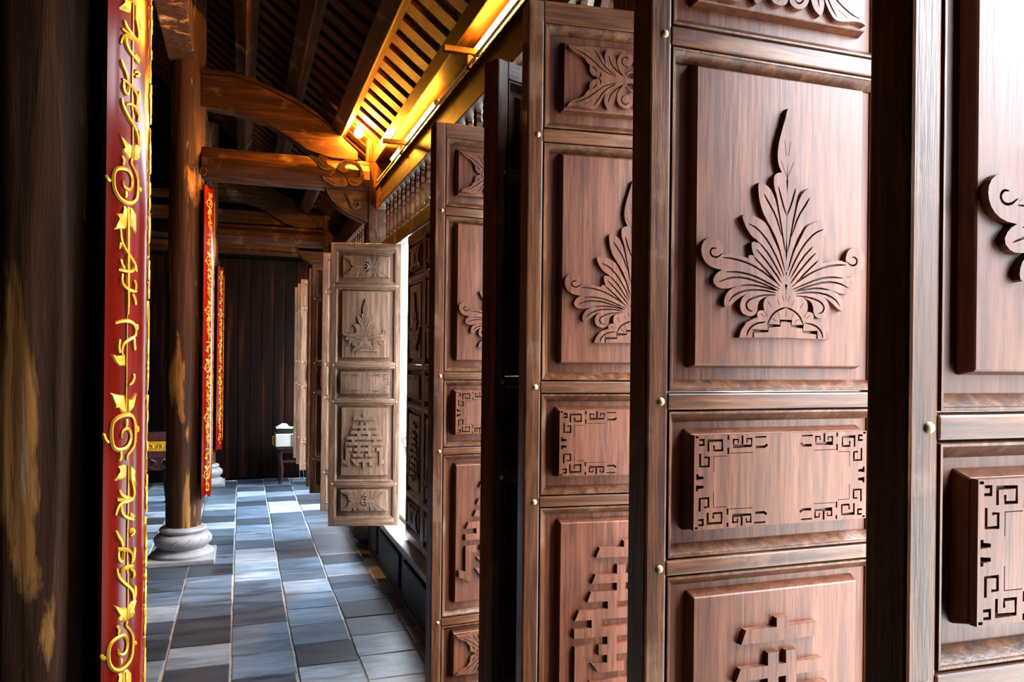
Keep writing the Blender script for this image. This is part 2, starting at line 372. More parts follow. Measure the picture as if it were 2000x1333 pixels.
# ---------------------------------------------------------------- traced carving outlines (millimetres from each field's centre)
PALM = [[(-4.4,173.3),(-8.2,154.5),(-13.9,135.5),(-19.2,116.7),(-21.4,98.1),(-19.2,81.9),(-13.6,72.0),(-7.0,64.3),(-2.9,58.4)],[(-3.1,70.7),(-13.6,71.2),(-21.1,69.4),(-26.0,65.0),(-26.9,58.8),(-25.7,46.6),(-20.6,34.7),(-15.3,10.4),(-8.4,-22.0),(-1.4,-54.5)],[(-53.0,53.7),(-53.8,42.7),(-51.1,24.6),(-45.0,8.7),(-37.0,-3.1),(-25.8,-22.9),(-13.0,-50.9),(-1.0,-87.4),(-0.9,-54.5),(-11.0,-13.9),(-17.4,14.4),(-24.0,30.4),(-31.7,44.2),(-41.6,50.8)],[(-81.1,2.5),(-77.6,-7.4),(-71.1,-19.2),(-62.7,-28.8),(-52.9,-33.6),(-35.4,-51.9),(-17.7,-75.7),(-0.3,-103.8),(-0.6,-79.1),(-15.6,-46.9),(-28.3,-25.1),(-36.9,-9.2),(-48.4,-1.7),(-65.6,3.4)],[(-63.1,-35.4),(-63.0,-45.1),(-58.9,-57.1),(-50.0,-66.8),(-30.0,-84.4),(-9.8,-104.1),(-0.3,-103.8),(-10.1,-81.6),(-22.8,-61.6),(-35.5,-45.8),(-47.9,-38.3)],[(-68.7,-55.9),(-67.6,-65.5),(-54.8,-75.2),(-34.9,-88.6),(-14.8,-104.3),(-0.3,-107.9),(-25.1,-80.1),(-45.1,-64.6),(-57.5,-57.0)],[(-7.2,-112.2),(-22.3,-100.4),(-39.8,-90.8),(-62.0,-83.6),(-83.9,-81.2),(-108.0,-81.3),(-129.5,-78.2),(-142.3,-69.5),(-148.1,-56.3),(-146.4,-43.1),(-137.1,-34.6),(-123.8,-34.0),(-114.2,-41.5),(-110.7,-53.3),(-112.1,-59.4),(-101.1,-55.7),(-81.8,-57.3),(-59.8,-64.4),(-35.1,-76.4),(-15.0,-92.0),(-0.3,-105.8)],[(-128.3,-98.1),(-122.2,-85.9),(-108.0,-78.5),(-88.8,-75.3),(-64.5,-79.6),(-39.8,-88.8),(-7.3,-106.1),(-9.7,-112.3),(-39.7,-103.1),(-64.3,-99.8),(-83.7,-102.5),(-102.9,-108.0),(-118.2,-107.7)],[(-106.3,-135.4),(-108.4,-125.5),(-103.8,-113.3),(-90.9,-104.8),(-69.1,-100.0),(-42.2,-100.3),(-7.3,-108.1),(-9.7,-116.4),(-39.6,-110.0),(-59.2,-110.6),(-76.2,-116.4),(-88.2,-124.9),(-96.8,-132.0)],[(-7.2,-110.2),(-39.6,-105.9),(-61.7,-109.1),(-76.2,-118.4),(-81.8,-130.7),(-78.3,-141.9),(-67.5,-147.3),(-56.3,-146.3),(-50.5,-138.8),(-50.6,-130.7),(-46.8,-121.6),(-29.6,-115.0),(-7.1,-118.4)],[(-0.4,-98.9),(-8.9,-102.0),(-13.7,-110.4),(-15.6,-120.7),(-9.5,-130.8),(0.0,-132.6)],[(-14.7,-114.5),(-27.1,-114.9),(-37.5,-119.3),(-40.8,-127.6),(-39.2,-137.7),(-34.2,-143.7),(-19.3,-145.4),(0.0,-144.9),(-0.2,-114.1)],[(-39.2,-137.7),(-46.6,-137.9),(-51.5,-142.1),(-50.4,-149.4),(-39.0,-158.1),(0.0,-161.3),(0.0,-136.7)],[(-81.2,-179.2),(-78.0,-169.0),(-69.4,-156.7),(-53.8,-149.4),(-36.6,-148.2),(-24.3,-139.4),(-12.0,-130.8),(0.0,-127.6),(0.0,-177.8)]]
PALMG = [[(-9.2,119.5),(-5.9,97.2)],[(-14.8,88.3),(-4.5,65.3)],[(-18.3,49.2),(-11.5,27.1),(-3.2,7.0)],[(-43.9,37.2),(-36.4,25.5),(-22.2,5.9),(-10.9,-24.2)],[(-25.1,38.5),(-16.3,10.4),(-4.6,-46.4)],[(-1.7,7.1),(-0.9,-58.6)],[(-35.0,-7.0),(-18.2,-34.8),(-3.7,-77.2)],[(-69.3,-9.8),(-53.1,-16.2),(-33.1,-35.5),(-15.4,-63.3),(-5.1,-85.5)],[(-50.4,-36.4),(-30.4,-55.8),(-9.0,-87.7)],[(-55.1,-46.7),(-40.2,-60.3),(-20.1,-81.9),(-8.9,-95.9)],[(-59.9,-57.9),(-40.0,-74.6),(-15.9,-96.9)],[(-111.7,-56.2),(-121.1,-63.0),(-130.1,-61.8),(-133.5,-55.2),(-129.3,-49.4),(-122.7,-49.9)],[(-112.1,-62.6),(-98.6,-62.8),(-74.4,-66.6),(-49.9,-75.8),(-25.0,-90.3),(-10.9,-100.9)],[(-105.6,-83.2),(-83.9,-82.4),(-59.5,-86.3),(-34.8,-95.6),(-12.3,-105.0)],[(-117.3,-98.5),(-98.3,-91.0),(-74.1,-90.1),(-44.7,-97.1),(-18.8,-105.6)],[(-81.2,-102.5),(-59.4,-100.5),(-34.7,-103.7),(-14.8,-107.6)],[(-100.2,-127.2),(-90.7,-115.7),(-69.0,-108.1),(-39.6,-107.5),(-18.7,-111.0)],[(-58.8,-140.2),(-67.7,-137.6),(-71.2,-129.6),(-64.0,-121.3),(-44.4,-115.4),(-18.7,-113.8)],[(-0.3,-105.8),(-0.1,-121.5)],[(-7.2,-114.3),(-4.6,-123.7)],[(-32.0,-124.4),(-25.9,-133.3)],[(-15.6,-120.7),(-11.5,-129.6)],[(-39.2,-138.5),(-33.2,-146.5)],[(-45.1,-142.7),(-37.1,-148.2)],[(-33.0,-158.8),(-24.3,-143.0),(-11.9,-135.3),(0.0,-132.2)],[(-14.4,-140.3),(-10.8,-148.4)],[(0.0,-135.9),(0.0,-146.5)],[(-24.2,-148.8),(-16.7,-154.3)],[(-68.1,-177.3),(-65.3,-166.7),(-53.7,-157.6),(-35.0,-154.7)],[(-56.9,-178.3),(-57.0,-169.0),(-31.4,-168.5),(-31.5,-160.4),(-10.1,-159.9),(-10.2,-152.5),(0.0,-152.3)]]
WING = [[(-152.3,79.1),(-142.4,74.4),(-129.3,74.0),(-111.1,77.6),(-92.7,79.1),(-83.4,73.8),(-74.0,60.9),(-65.8,44.2),(-52.3,30.4),(-30.8,19.9),(-16.0,13.7),(-52.1,10.3),(-76.0,8.0),(-82.6,8.7),(-86.7,14.1),(-94.6,16.8),(-99.4,20.8),(-101.8,29.4),(-100.6,37.0),(-104.1,40.4),(-108.0,43.7),(-112.9,52.0),(-121.3,57.4),(-134.4,62.3),(-144.9,68.6)],[(-100.6,38.2),(-94.9,41.3),(-88.3,40.7),(-81.6,35.1),(-77.5,25.5),(-79.3,16.5),(-86.7,15.1),(-94.6,16.8),(-99.9,22.0),(-101.9,30.6)],[(-60.9,76.9),(-66.1,66.8),(-67.8,57.8),(-65.8,46.7),(-60.4,37.2),(-49.6,26.9),(-30.8,18.6),(-16.0,15.0),(-28.2,25.2),(-36.4,35.7),(-40.5,46.7),(-43.3,59.0),(-48.8,68.5),(-55.5,73.4)],[(-37.8,47.0),(-38.0,57.0),(-32.7,66.4),(-23.4,71.6),(-12.6,71.7),(-3.1,66.9),(-0.3,57.0),(-4.3,47.8),(-12.3,43.2),(-18.2,43.8),(-19.0,37.5),(-17.5,26.2),(-13.3,14.0),(-24.1,18.0),(-32.3,27.3),(-36.9,37.0)]]
WINGG = [[(-137.1,69.0),(-118.8,63.4),(-97.6,51.0),(-81.6,37.6),(-65.6,26.1),(-38.9,17.9)],[(-92.6,72.8),(-81.9,60.1),(-72.4,43.5),(-57.7,29.9),(-41.6,21.4)],[(-113.6,71.4),(-95.1,61.3)],[(-94.8,36.3),(-88.1,29.4),(-84.7,24.8)],[(-77.5,24.2),(-74.8,18.2),(-80.0,11.4)],[(-58.0,62.6),(-55.2,50.3),(-49.8,40.7),(-37.6,29.3),(-26.8,21.5)],[(-61.9,52.1),(-56.5,41.3)],[(-39.2,44.3),(-35.0,32.1),(-24.1,20.5)],[(-18.8,42.8),(-24.4,45.3),(-28.0,51.7),(-26.5,58.7),(-20.1,63.4),(-13.0,61.6),(-11.4,57.2)]]
SCROLL = [[(456,3013),(494,2992),(527,2957),(560,2917),(617,2912),(664,2931),(635,2948),(597,2964),(597,2997),(616,3009),(568,3024),(535,3022),(540,2992),(507,3011)],[(669,2941),(701,2993),(759,3018),(817,3008),(856,2968),(881,2911),(872,2852),(838,2810),(790,2806),(756,2842),(765,2877),(794,2884),(818,2867),(847,2879),(856,2919),(837,2956),(798,2982),(759,2979),(730,2957),(750,2929),(764,2950),(765,2911),(721,2902),(693,2914)],[(560,2873),(598,2857),(641,2861),(655,2891),(674,2859),(703,2878),(741,2870),(756,2837),(756,2803),(703,2794),(656,2790),(618,2816),(580,2827)]]
SCROLLG = [[(493,3007),(531,2982),(564,2941),(607,2926)],[(550,3012),(569,2980),(597,2949)],[(692,2943),(730,2991),(788,2991),(836,2971),(864,2920)],[(832,2956),(868,2959)],[(832,2936),(871,2940)],[(775,2853),(799,2831),(838,2834)],[(589,2852),(627,2836),(665,2815)],[(693,2846),(703,2857),(722,2854),(724,2839),(708,2830),(695,2839)],[(650,2872),(660,2843)]]
# gilded vine traced on the near board: (across, down) millimetres, down = 0 at the upper spiral's crown
VINE = [[(13.3,-281),(20.0,-266),(24.0,-249),(18.6,-238),(4.0,-236),(-17.3,-236),(-26.6,-227),(-30.1,-213)],[(-22.6,-265),(-18.6,-255),(-6.7,-247),(9.3,-242)],[(-28.0,-246),(-17.3,-242),(-1.3,-241),(14.7,-242)],[(-16.0,-231),(-17.3,-218),(-6.7,-206),(9.3,-199),(25.3,-193)],[(10.7,-207),(18.6,-203),(25.8,-198)],[(-29.3,-181),(-25.3,-170),(-14.7,-156),(-12.0,-144)],[(9.3,-168),(14.7,-173),(24.0,-172),(24.0,-165),(13.3,-160)],[(-25.3,-142),(-9.3,-138),(9.3,-131),(21.3,-119),(18.6,-101)],[(-22.6,-137),(-24.0,-126),(-20.0,-117),(-12.0,-113),(-9.3,-126),(-6.7,-135)],[(27.4,-133),(25.3,-121),(22.6,-103)],[(4.0,-313),(2.7,-86)],[(-26.6,-102),(-24.0,-86),(-9.3,-69),(9.3,-54),(22.6,-40),(25.3,-21)],[(-14.7,-92),(-6.7,-97),(9.3,-97),(25.3,-94)],[(12.0,-92),(24.0,-85),(26.6,-76),(23.2,-68)],[(30.6,-51),(32.0,-37),(29.3,-22)],[(5.3,-108),(6.7,15)],[(4.0,17),(0.0,26),(12.0,36),(24.0,52),(25.3,70),(22.6,97),(9.3,109),(-12.0,114),(-32.0,106),(-44.0,88),(-45.3,61),(-38.6,47),(-22.6,42),(-6.7,43),(4.0,52),(6.7,67),(2.7,81),(-9.3,84),(-20.0,77),(-20.0,68)],[(-25.3,17),(-18.6,24),(-21.3,38)],[(-61.3,65),(-57.3,72),(-50.6,76)],[(28.0,74),(34.6,71),(36.0,79)],[(-13.3,88),(-13.3,102)],[(-26.6,170),(-25.3,193),(-14.7,209),(4.0,225),(17.3,238),(24.0,252)],[(-29.3,211),(-26.6,197)],[(-25.3,232),(-24.0,241),(-14.7,250)],[(-30.6,254),(-17.3,254),(1.3,255),(14.7,248),(16.0,239)],[(-20.0,261),(-24.0,278),(-9.3,291),(9.3,295),(25.3,294)],[(16.0,271),(21.3,280),(20.0,293)],[(10.7,301),(17.3,310),(22.6,323)],[(-6.1,120),(-5.3,232),(-2.7,345)],[(-37.3,365),(-22.6,360),(-1.3,358),(17.3,364),(24.0,377),(20.0,391),(1.3,398),(-14.7,405),(-20.0,419),(-18.6,430)],[(26.6,364),(28.0,377)],[(17.3,394),(16.0,405),(21.3,420)],[(-25.3,398),(-29.3,412),(-25.3,426)],[(17.3,470),(18.6,478),(12.0,489),(2.7,494)],[(-4.5,323),(-5.3,551)],[(0.0,653),(-2.7,642),(9.3,635),(24.0,622),(25.3,592),(22.6,571),(12.0,557),(-9.3,555),(-30.6,560),(-44.0,573),(-42.6,613),(-32.0,627),(-12.0,628),(4.0,621),(12.0,605),(8.0,590),(-4.0,584),(-16.0,590),(-17.3,605)],[(-4.0,565),(-5.3,581)],[(-61.3,590),(-57.3,603),(-49.3,610)],[(28.0,582),(36.0,587),(33.3,596)],[(-20.0,631),(-20.0,645),(-25.3,653)],[(20.0,690),(24.0,713),(12.0,724),(-9.3,736),(-25.3,752),(-30.6,772)],[(18.6,743),(17.3,758),(12.0,770)],[(-20.0,758),(-9.3,766),(17.3,768)],[(1.3,653),(0.0,776)],[(10.7,765),(17.3,781),(12.0,799),(-9.3,808),(-36.0,812)],[(-21.3,785),(-30.6,793),(-29.3,806)],[(-22.6,815),(-22.6,831),(-32.0,854)],[(2.7,841),(13.3,838),(16.0,843),(6.7,848)],[(22.6,863),(12.0,875),(-9.3,877),(-25.3,888),(-25.3,905)],[(-38.6,882),(-37.3,897),(-28.0,909)],[(-42.6,916),(-25.3,911),(-1.3,911),(12.0,920),(10.7,934)],[(-26.6,920),(-34.6,930),(-33.3,940)],[(-3.5,754),(-4.0,991)]]
VLEAF = [[(-25.3,-313),(-9.3,-315),(-2.7,-313),(-4.0,-288),(-9.3,-286),(-32.0,-283),(-34.6,-288),(-22.6,-302),(-22.6,-308)],[(8.0,-313),(17.3,-307),(25.3,-300),(24.8,-288),(33.3,-261),(17.3,-272),(9.3,-281)],[(-33.3,-28),(-6.7,-14),(4.0,-12),(4.0,15),(-4.0,16),(-21.3,9),(-22.6,2),(-17.3,-1)],[(10.7,-12),(20.0,-19),(37.3,-20),(32.0,-8),(28.0,-1),(29.3,10),(25.3,15),(8.0,16)],[(-17.3,120),(-5.3,120),(-9.3,166),(-18.6,168),(-41.3,173),(-36.0,159),(-30.6,149),(-37.3,140),(-28.0,137),(-17.3,135)],[(-1.3,120),(9.3,120),(20.0,131),(20.0,174),(9.3,161),(-1.3,156)],[(-46.6,428),(-30.6,432),(-9.3,428),(-8.0,454),(-25.3,454),(-34.6,446)],[(-46.6,508),(-9.3,515),(-4.0,551),(-17.3,551),(-25.3,540),(-36.0,540),(-34.6,535)],[(-1.3,524),(12.0,524),(30.6,510),(18.6,542),(6.7,551),(-2.7,552)],[(-1.3,660),(-29.3,665),(-28.0,672),(-40.0,701),(-22.6,695),(-1.3,690)],[(4.0,658),(17.3,656),(22.6,670),(26.6,693),(14.7,688),(4.0,690)],[(18.6,913),(16.0,927),(26.6,932),(14.7,966),(2.7,978),(-1.3,959),(6.7,939)],[(-47.9,970),(-12.0,974),(-6.7,991),(-22.6,991)]]
GLYPH = [[(445,175),(472,175),(472,212),(445,212)],[(310,208),(472,208),(472,258),(290,258)],[(408,300),(455,300),(455,490),(408,490)],[(288,347),(472,347),(472,393),(268,393)],
 [(265,437),(472,432),(472,487),(245,487)],[(358,480),(410,480),(410,532),(358,532)],[(200,530),(472,524),(472,578),(178,580)],[(270,572),(320,572),(320,626),(270,626)],
 [(175,624),(472,618),(472,670),(175,672)],[(358,664),(410,664),(410,812),(358,812)],[(310,715),(472,710),(472,765),(310,767)],
 [(275,810),(450,806),(450,855),(310,858)],[(178,715),(272,712),(272,768),(226,770),(226,1003),(125,957),(122,902),(178,917)],
 [(265,903),(472,893),(472,946),(378,950),(395,993),(335,998)],[(450,940),(472,940),(472,1043),(456,1043)]]
# ---------------------------------------------------------------- carved door leaves
LW, LH, LT, LZ = 0.474, 1.92, 0.055, 0.347
SW = 0.036
OPEN = [(0.052, 0.272), (0.301, 0.832), (0.858, 1.077), (1.105, 1.616), (1.647, 1.872)]
RAILS = [(0.0, 0.052), (0.2735, 0.2995), (0.8335, 0.8565), (1.0785, 1.1035), (1.6175, 1.6455), (1.872, 1.92)]
PLATE = [(-0.394, -0.080, 0.100, 0.243), (-0.391, -0.085, 0.345, 0.797), (-0.398, -0.077, 0.900, 1.041), (-0.394, -0.082, 1.145, 1.592), (-0.394, -0.080, 1.690, 1.833)]
CX = -0.237

def box_mesh(name, b, m):
    g = G(); g.box(*b); return g.mesh(name, m)

def frame_mesh(name, x0, x1, z0, z1, prof, m):
    g = G(); vs = []
    for d, y in prof:
        vs += [(x0 + d, y, z0 + d), (x1 - d, y, z0 + d), (x1 - d, y, z1 - d), (x0 + d, y, z1 - d)]
    fs = []
    for i in range(len(prof) - 1):
        for k in range(4):
            fs.append((i * 4 + k, i * 4 + (k + 1) % 4, (i + 1) * 4 + (k + 1) % 4, (i + 1) * 4 + k))
    return g.add(vs, fs).mesh(name, m)

def panel_mesh(name, x0, x1, z0, z1, pl, m):
    """sunk field with a raised plate in its middle"""
    g = G(); g.box(x0, x1, 0.019, 0.036, z0, z1)
    a, b, c, d = pl; e = 0.0045
    g.hexa([(a - e, 0.0195, c - e), (b + e, 0.0195, c - e), (b + e, 0.0195, d + e * 1.8), (a - e, 0.0195, d + e * 1.8), (a, 0.001, c), (b, 0.001, c), (b, 0.001, d), (a, 0.001, d)])
    return g.mesh(name, m)

LEAFPARTS = []     # (name, mesh, bevel, sub-part list)
for (a, b) in ((-LW, -LW + SW), (-SW, 0.0)):
    LEAFPARTS.append(('stile', box_mesh('stile', (a, b, 0, LT, 0, LH), M['door_v']), 0.004, []))
for a, b in RAILS:
    LEAFPARTS.append(('rail', box_mesh('rail', (-LW + SW - 0.002, -SW + 0.002, -0.0012, LT - 0.002, a, b), M['door_h']), 0.003, []))
MPROF = [(0.0012, 0.03), (0.0012, 0.001), (0.002, -0.0005), (0.0046, -0.0005), (0.0056, 0.0015), (0.0175, 0.0165), (0.018, 0.03)]
for a, b in OPEN:
    LEAFPARTS.append(('moulding', frame_mesh('moulding', -LW + SW, -SW, a, b, MPROF, M['door_v']), 0, []))
# carvings
straight = lambda p: [(min(0.0, (x + 4.6 * (y + 179) / 352) * 1.045), (y + 179) * 1.025 - 179) for x, y in p]     # the traced axis leans a little
PALM = [straight(p) for p in PALM]; PALMG = [straight(p) for p in PALMG]
s_out = []
for p in PALM:
    q = smooth_poly(p, True, 1) if p is not PALM[-1] else p
    if p is PALM[0]: q = [(x if i not in (0, len(q) - 1) else 0.0, y) for i, (x, y) in enumerate(q)]
    s_out += [q, mir(q)]
s_cut = []
for p in PALMG:
    sharp = p is PALMG[-1]
    q = stroke(p, 3.1, not sharp, not sharp); s_cut += [q, mir(q)]
palm = relief([mm(p, CX, 1.3665) for p in s_out], [mm(p, CX, 1.3665) for p in s_cut], 0.001, 0.0090).mesh('leaf_carving', M['door_r'])
w_out, w_cut = [], []
for p in WING:
    q = smooth_poly([(x, max(y - 11.3, -0.2)) for x, y in p], True, 1)
    for a in (q, flipz(q)): w_out += [a, mir(a)]
w_out.append([(-80, -5), (80, -5), (80, 5), (-80, 5)])
for p in WINGG:
    q = stroke([(x, y - 11.3) for x, y in p], 2.8)
    for a in (q, flipz(q)): w_cut += [a, mir(a)]
zt, zb = 1.7615, 0.1715
wing_t = relief([mm(p, CX, zt) for p in w_out], [mm(p, CX, zt) for p in w_cut], 0.001, 0.0085).mesh('wing_carving', M['door_r'])
wing_b = relief([mm(p, CX, zb) for p in w_out], [mm(p, CX, zb) for p in w_cut], 0.001, 0.0085).mesh('wing_carving', M['door_r'])
gl = []
for p in GLYPH:
    q = [((x - 472) * 0.414, (618 - y) * 0.4166) for x, y in p]; gl += [q, mir(q)]
glyph = relief([mm(p, CX, 0.571) for p in gl], [], 0.001, 0.0095, 0.0012).mesh('character_carving', M['door_r'])
# fretwork corners sunk into a thin plate
fr = []
FRET = [([(91,100),(91,34),(183,34),(183,93),(128,93),(128,62)],13), ([(38,108),(38,185),(95,185),(95,132),(66,132)],13), ([(30,28),(60,28),(60,58),(28,58)],12), ([(6,12),(26,12)],12),
 ([(259,26),(259,72),(380,72),(380,22)],13), ([(259,32),(290,32),(290,52)],9), ([(380,28),(350,28),(350,52)],9), ([(318,8),(318,62)],13), ([(223,6),(223,32)],12), ([(223,78),(223,118)],11), ([(410,80),(472,80),(490,66)],16), ([(404,20),(482,20)],10),
 ([(20,228),(20,252),(62,252)],14), ([(128,222),(128,128),(214,128)],4), ([(236,112),(392,112)],4)]
for p, w in FRET:
    q = stroke(p, w, False, False)
    q = [(-160.5 + x * 0.264, 70.5 - y * 0.2527) for x, y in q]
    for a in (q, flipz(q)): fr += [a, mir(a)]
fret = relief([mm([(-160.5, -70.5), (160.5, -70.5), (160.5, 70.5), (-160.5, 70.5)], CX, 0.9705)], [mm(p, CX, 0.9705) for p in fr], 0.001, 0.0085, 0.0004).mesh('fret_carving', M['door_r'])
def ring(z0, flip):
    g = G(); s_ = -1 if flip else 1
    g.tube([(CX + s_ * (0.004 + 0.017 * math.cos(t)), -0.008, z0 + 0.021 * math.sin(t)) for t in [R(40 + 280 * k / 16) for k in range(17)]], [0.0018 + 0.0026 * math.sin(math.pi * k / 16) for k in range(17)], 8)
    return g.mesh('carved_ring', M['door_r'], 60)
subs = [[('wing_carving', wing_b), ('carved_ring', ring(zb, False))], [('character_carving', glyph)], [('fret_carving', fret)], [('leaf_carving', palm)], [('wing_carving', wing_t), ('carved_ring', ring(zt, True))]]
for i, (a, b) in enumerate(OPEN):
    LEAFPARTS.append(('carved_panel', panel_mesh('carved_panel', -LW + SW, -SW, a, b, PLATE[i], M['door_p']), 0.0015, subs[i]))
gp = G(); gp.lathe([(0.0005, -0.004), (0.0045, -0.003), (0.0062, 0.0), (0.0062, 0.006)], 10)
gp.v = [(x, z - 0.0, y) for x, y, z in gp.v]; gp.f = [tuple(reversed(f)) for f in gp.f]
peg_me = gp.mesh('peg', M['peg'], 50)
PEGS = [(x, 0, (a + b) / 2) for a, b in RAILS[1:5] for x in (-LW + 0.024, -0.024)]

LIT_COPY = {M['door_v']: M['lit_v'], M['door_h']: M['lit_h'], M['door_p']: M['lit_p'], M['door_r']: M['lit_r']}
def use_lit_copy(o):
    sl = o.material_slots[0]; m = LIT_COPY.get(sl.material)
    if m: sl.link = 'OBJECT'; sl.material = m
def make_leaf(label, loc, a, group=None, old=False):  # old: takes the paler wood copies with daylight painted in
    t = thing('door_leaf', label, 'door', (*loc, LZ), R(a), group, 'thing')
    for name, me, bev, sub in LEAFPARTS:
        o = link(name, me, t, bev, 1 if bev < 0.002 else 2)
        if old: use_lit_copy(o)
        for sn, sm_ in sub:
            q = link(sn, sm_, o)
            if old: use_lit_copy(q)
    for p in PEGS:
        o = link('peg', peg_me, t); o.location = p
    return t

def leaf_free(label, fl, fs, a, group=None, old=False):
    return make_leaf(label, (fl + LW * math.cos(R(a)), fs + LW * math.sin(R(a))), a, group, old)

leaf_free('open carved brown door leaf nearest the camera, cut off by the picture edge', 0.590, 0.562, -2)
leaf_free('second nearest open carved door leaf, its whole palmette field in view', 0.558, 1.001, 0)
leaf_free('third nearest open carved door leaf, its left half in view beside a black leaf edge', 0.570, 1.549, -6)
leaf_free('door leaf turned into black shadow between two lit carved leaves', 0.612, 1.88, 25)
leaf_free('fourth lit carved door leaf, narrow strip showing below the row of balusters', 0.588, 2.457, 5)
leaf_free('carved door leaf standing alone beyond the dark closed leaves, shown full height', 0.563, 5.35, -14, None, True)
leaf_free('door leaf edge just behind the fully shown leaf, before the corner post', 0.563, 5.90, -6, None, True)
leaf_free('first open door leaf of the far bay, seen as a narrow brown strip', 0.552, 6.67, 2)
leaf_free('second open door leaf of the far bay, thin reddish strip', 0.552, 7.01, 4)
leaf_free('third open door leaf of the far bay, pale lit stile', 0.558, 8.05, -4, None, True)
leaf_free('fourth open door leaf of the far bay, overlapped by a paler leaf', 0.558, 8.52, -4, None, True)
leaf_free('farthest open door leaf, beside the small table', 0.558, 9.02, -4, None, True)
make_leaf('closed dark door leaf right of the bright doorway gap', (1.0, 4.432), -90)
make_leaf('closed dark door leaf half hidden behind the fourth lit leaf', (1.0, 3.955), -90)
make_leaf('unseen closed dark door leaf added wholly behind the fourth lit leaf to block light', (1.0, 3.478), -90)  # unseen leaf, added as a light block
make_leaf('nearest closed dark door leaf, added unseen behind the fourth lit leaf to block light', (1.0, 3.001), -90)  # another added leaf out of view, shutting off light
# ---------------------------------------------------------------- floor
fl = G(); fl.box(-4.6, 0.95, -3.0, 9.9, -0.20, -0.022)
floor = fl.build('floor', M['floor_dark'], kind='structure', label='grey slate tile floor of the gallery with pale mortar joints')
g = G(); g.box(-1.55, 0.95, 3.0, 9.9, -0.021, -0.007); g.build('mortar_bed', M['mortar'], floor)
def tile_mesh(w, d, seed):
    rnd = random.Random(seed); j = lambda: rnd.uniform(-0.0025, 0.0025)
    g = G(); z = 0.0; e = 0.003
    b = [(-w/2 + j(), -d/2 + j()), (w/2 + j(), -d/2 + j()), (w/2 + j(), d/2 + j()), (-w/2 + j(), d/2 + j())]
    g.hexa([(x, y, -0.03) for x, y in b] + [(x, y, z - e) for x, y in b])
    n = len(g.v) - 4; g.f = [f for f in g.f if f != (4, 5, 6, 7)]
    k = len(g.v); g.v += [(x * (1 - 2 * e / w), y * (1 - 2 * e / d), z) for x, y in b]
    for i in range(4): g.f.append((4 + i, 4 + (i + 1) % 4, k + (i + 1) % 4, k + i))
    g.f.append((k, k + 1, k + 2, k + 3))
    return g.mesh('tile', M['slate'])
tms = [tile_mesh(0.290, 0.288, i) for i in range(6)]
tlong = [tile_mesh(0.290, 0.438, 10 + i) for i in range(2)]
tnar = [tile_mesh(0.070, 0.288, 20 + i) for i in range(2)]
cols = [-0.035 + 0.30 * k for k in range(-5, 3)]
for ci, x0 in enumerate(cols):
    y = 3.30 - 0.296 * random.random()
    while y < 9.72:
        d = 0.296
        if random.random() < 0.10: d = 0.446
        t = link('tile', random.choice(tlong if d > 0.4 else tms), floor)
        t.location = (x0 + 0.15 + random.uniform(-.002, .002), y + d / 2, random.uniform(-0.0012, 0.0012)); t.rotation_euler = (R(random.uniform(-.12, .12)), R(random.uniform(-.12, .12)), R(random.choice((0, 180)) + random.uniform(-.3, .3)))
        y += d
y = 3.4
while y < 9.7:
    t = link('tile', random.choice(tnar), floor); t.location = (0.907, y + 0.148, 0); y += 0.296

# ---------------------------------------------------------------- outer low wall with sill
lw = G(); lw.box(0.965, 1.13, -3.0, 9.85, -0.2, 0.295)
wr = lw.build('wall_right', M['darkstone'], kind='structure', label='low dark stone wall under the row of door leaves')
y = 2.2
while y < 9.6:
    g = G(); g.box(0.945, 0.968, y + 0.06, y + 0.80, 0.05, 0.25); g.build('stone_panel', M['darkstone'], wr, bevel=0.006)
    y += 0.86
g = G(); g.box(0.945, 0.966, -3.0, 9.85, 0.0, 0.05); g.build('plinth_course', M['darkstone'], wr, bevel=0.006)
g = G(); g.box(0.935, 1.16, -3.0, 9.85, 0.295, 0.335); g.build('sill', M['sill'], wr, bevel=0.006)
g = G(); g.box(1.085, 1.13, -3.0, 9.85, 0.335, 0.365); g.build('threshold_strip', M['beam_y'], wr, bevel=0.004)

g = G(); g.box(1.0, 1.06, -3.0, -0.06, 0.335, 2.66); tag(g.build('wall_right', M['dark_board']), None, None, None, 'structure')  # unseen board wall behind the camera, added to cut interior fill light

# ---------------------------------------------------------------- posts of the outer row on stone bases
def post(yc, label):
    t = thing('corner_post', label, 'post', (1.0, yc, 0), 0, None, 'structure')
    g = G(); g.lathe([(0.13, 0.0), (0.13, 0.03), (0.105, 0.045), (0.15, 0.075), (0.165, 0.12), (0.15, 0.165), (0.115, 0.19), (0.115, 0.21)], 24)
    g.build('stone_base', M['darkstone'], t, 40)
    g = G(); g.prism([(-0.07, -0.075), (0.06, -0.075), (0.075, -0.06), (0.075, 0.06), (0.06, 0.075), (-0.07, 0.075), (-0.085, 0.06), (-0.085, -0.06)], 'z', 0.21, 3.02)
    g.build('shaft', M['post_z'], t)
    g = G(); g.box(-0.085, 0.005, -0.07, 0.03, 3.02, 3.20); g.build('post_head', M['post_z'], t, bevel=0.006)
    g = G(); g.tube([(-0.036 + 0.030 * math.cos(a), -0.077, 2.44 + 0.075 * math.sin(a) * (1 if abs(math.sin(a)) < .99 else 1)) for a in [2 * math.pi * k / 20 for k in range(21)]], 0.0035, 6, False)
    g.build('carved_oval', M['post_z'], t, 50)
    return t
for y0, y1 in ((1.565, 1.70), (1.86, 2.04), (5.96, 6.08), (6.24, 6.52)):  # boards added in the gaps by the posts to keep a leaf dark
    g = G(); g.box(1.0, 1.085, y0, y1, 0.335, 2.28); tag(g.build('light_stop_jamb', M['post_z'], bevel=0.004), 'dark upright jamb board added beside an outer post to stop side light', 'jamb', kind='structure')
post(6.16, 'square outer post carrying the carved tie beam and the glowing bulb')
post(1.78, 'square outer post hidden among the near door leaves')
post(9.64, 'square outer post at the far end wall')

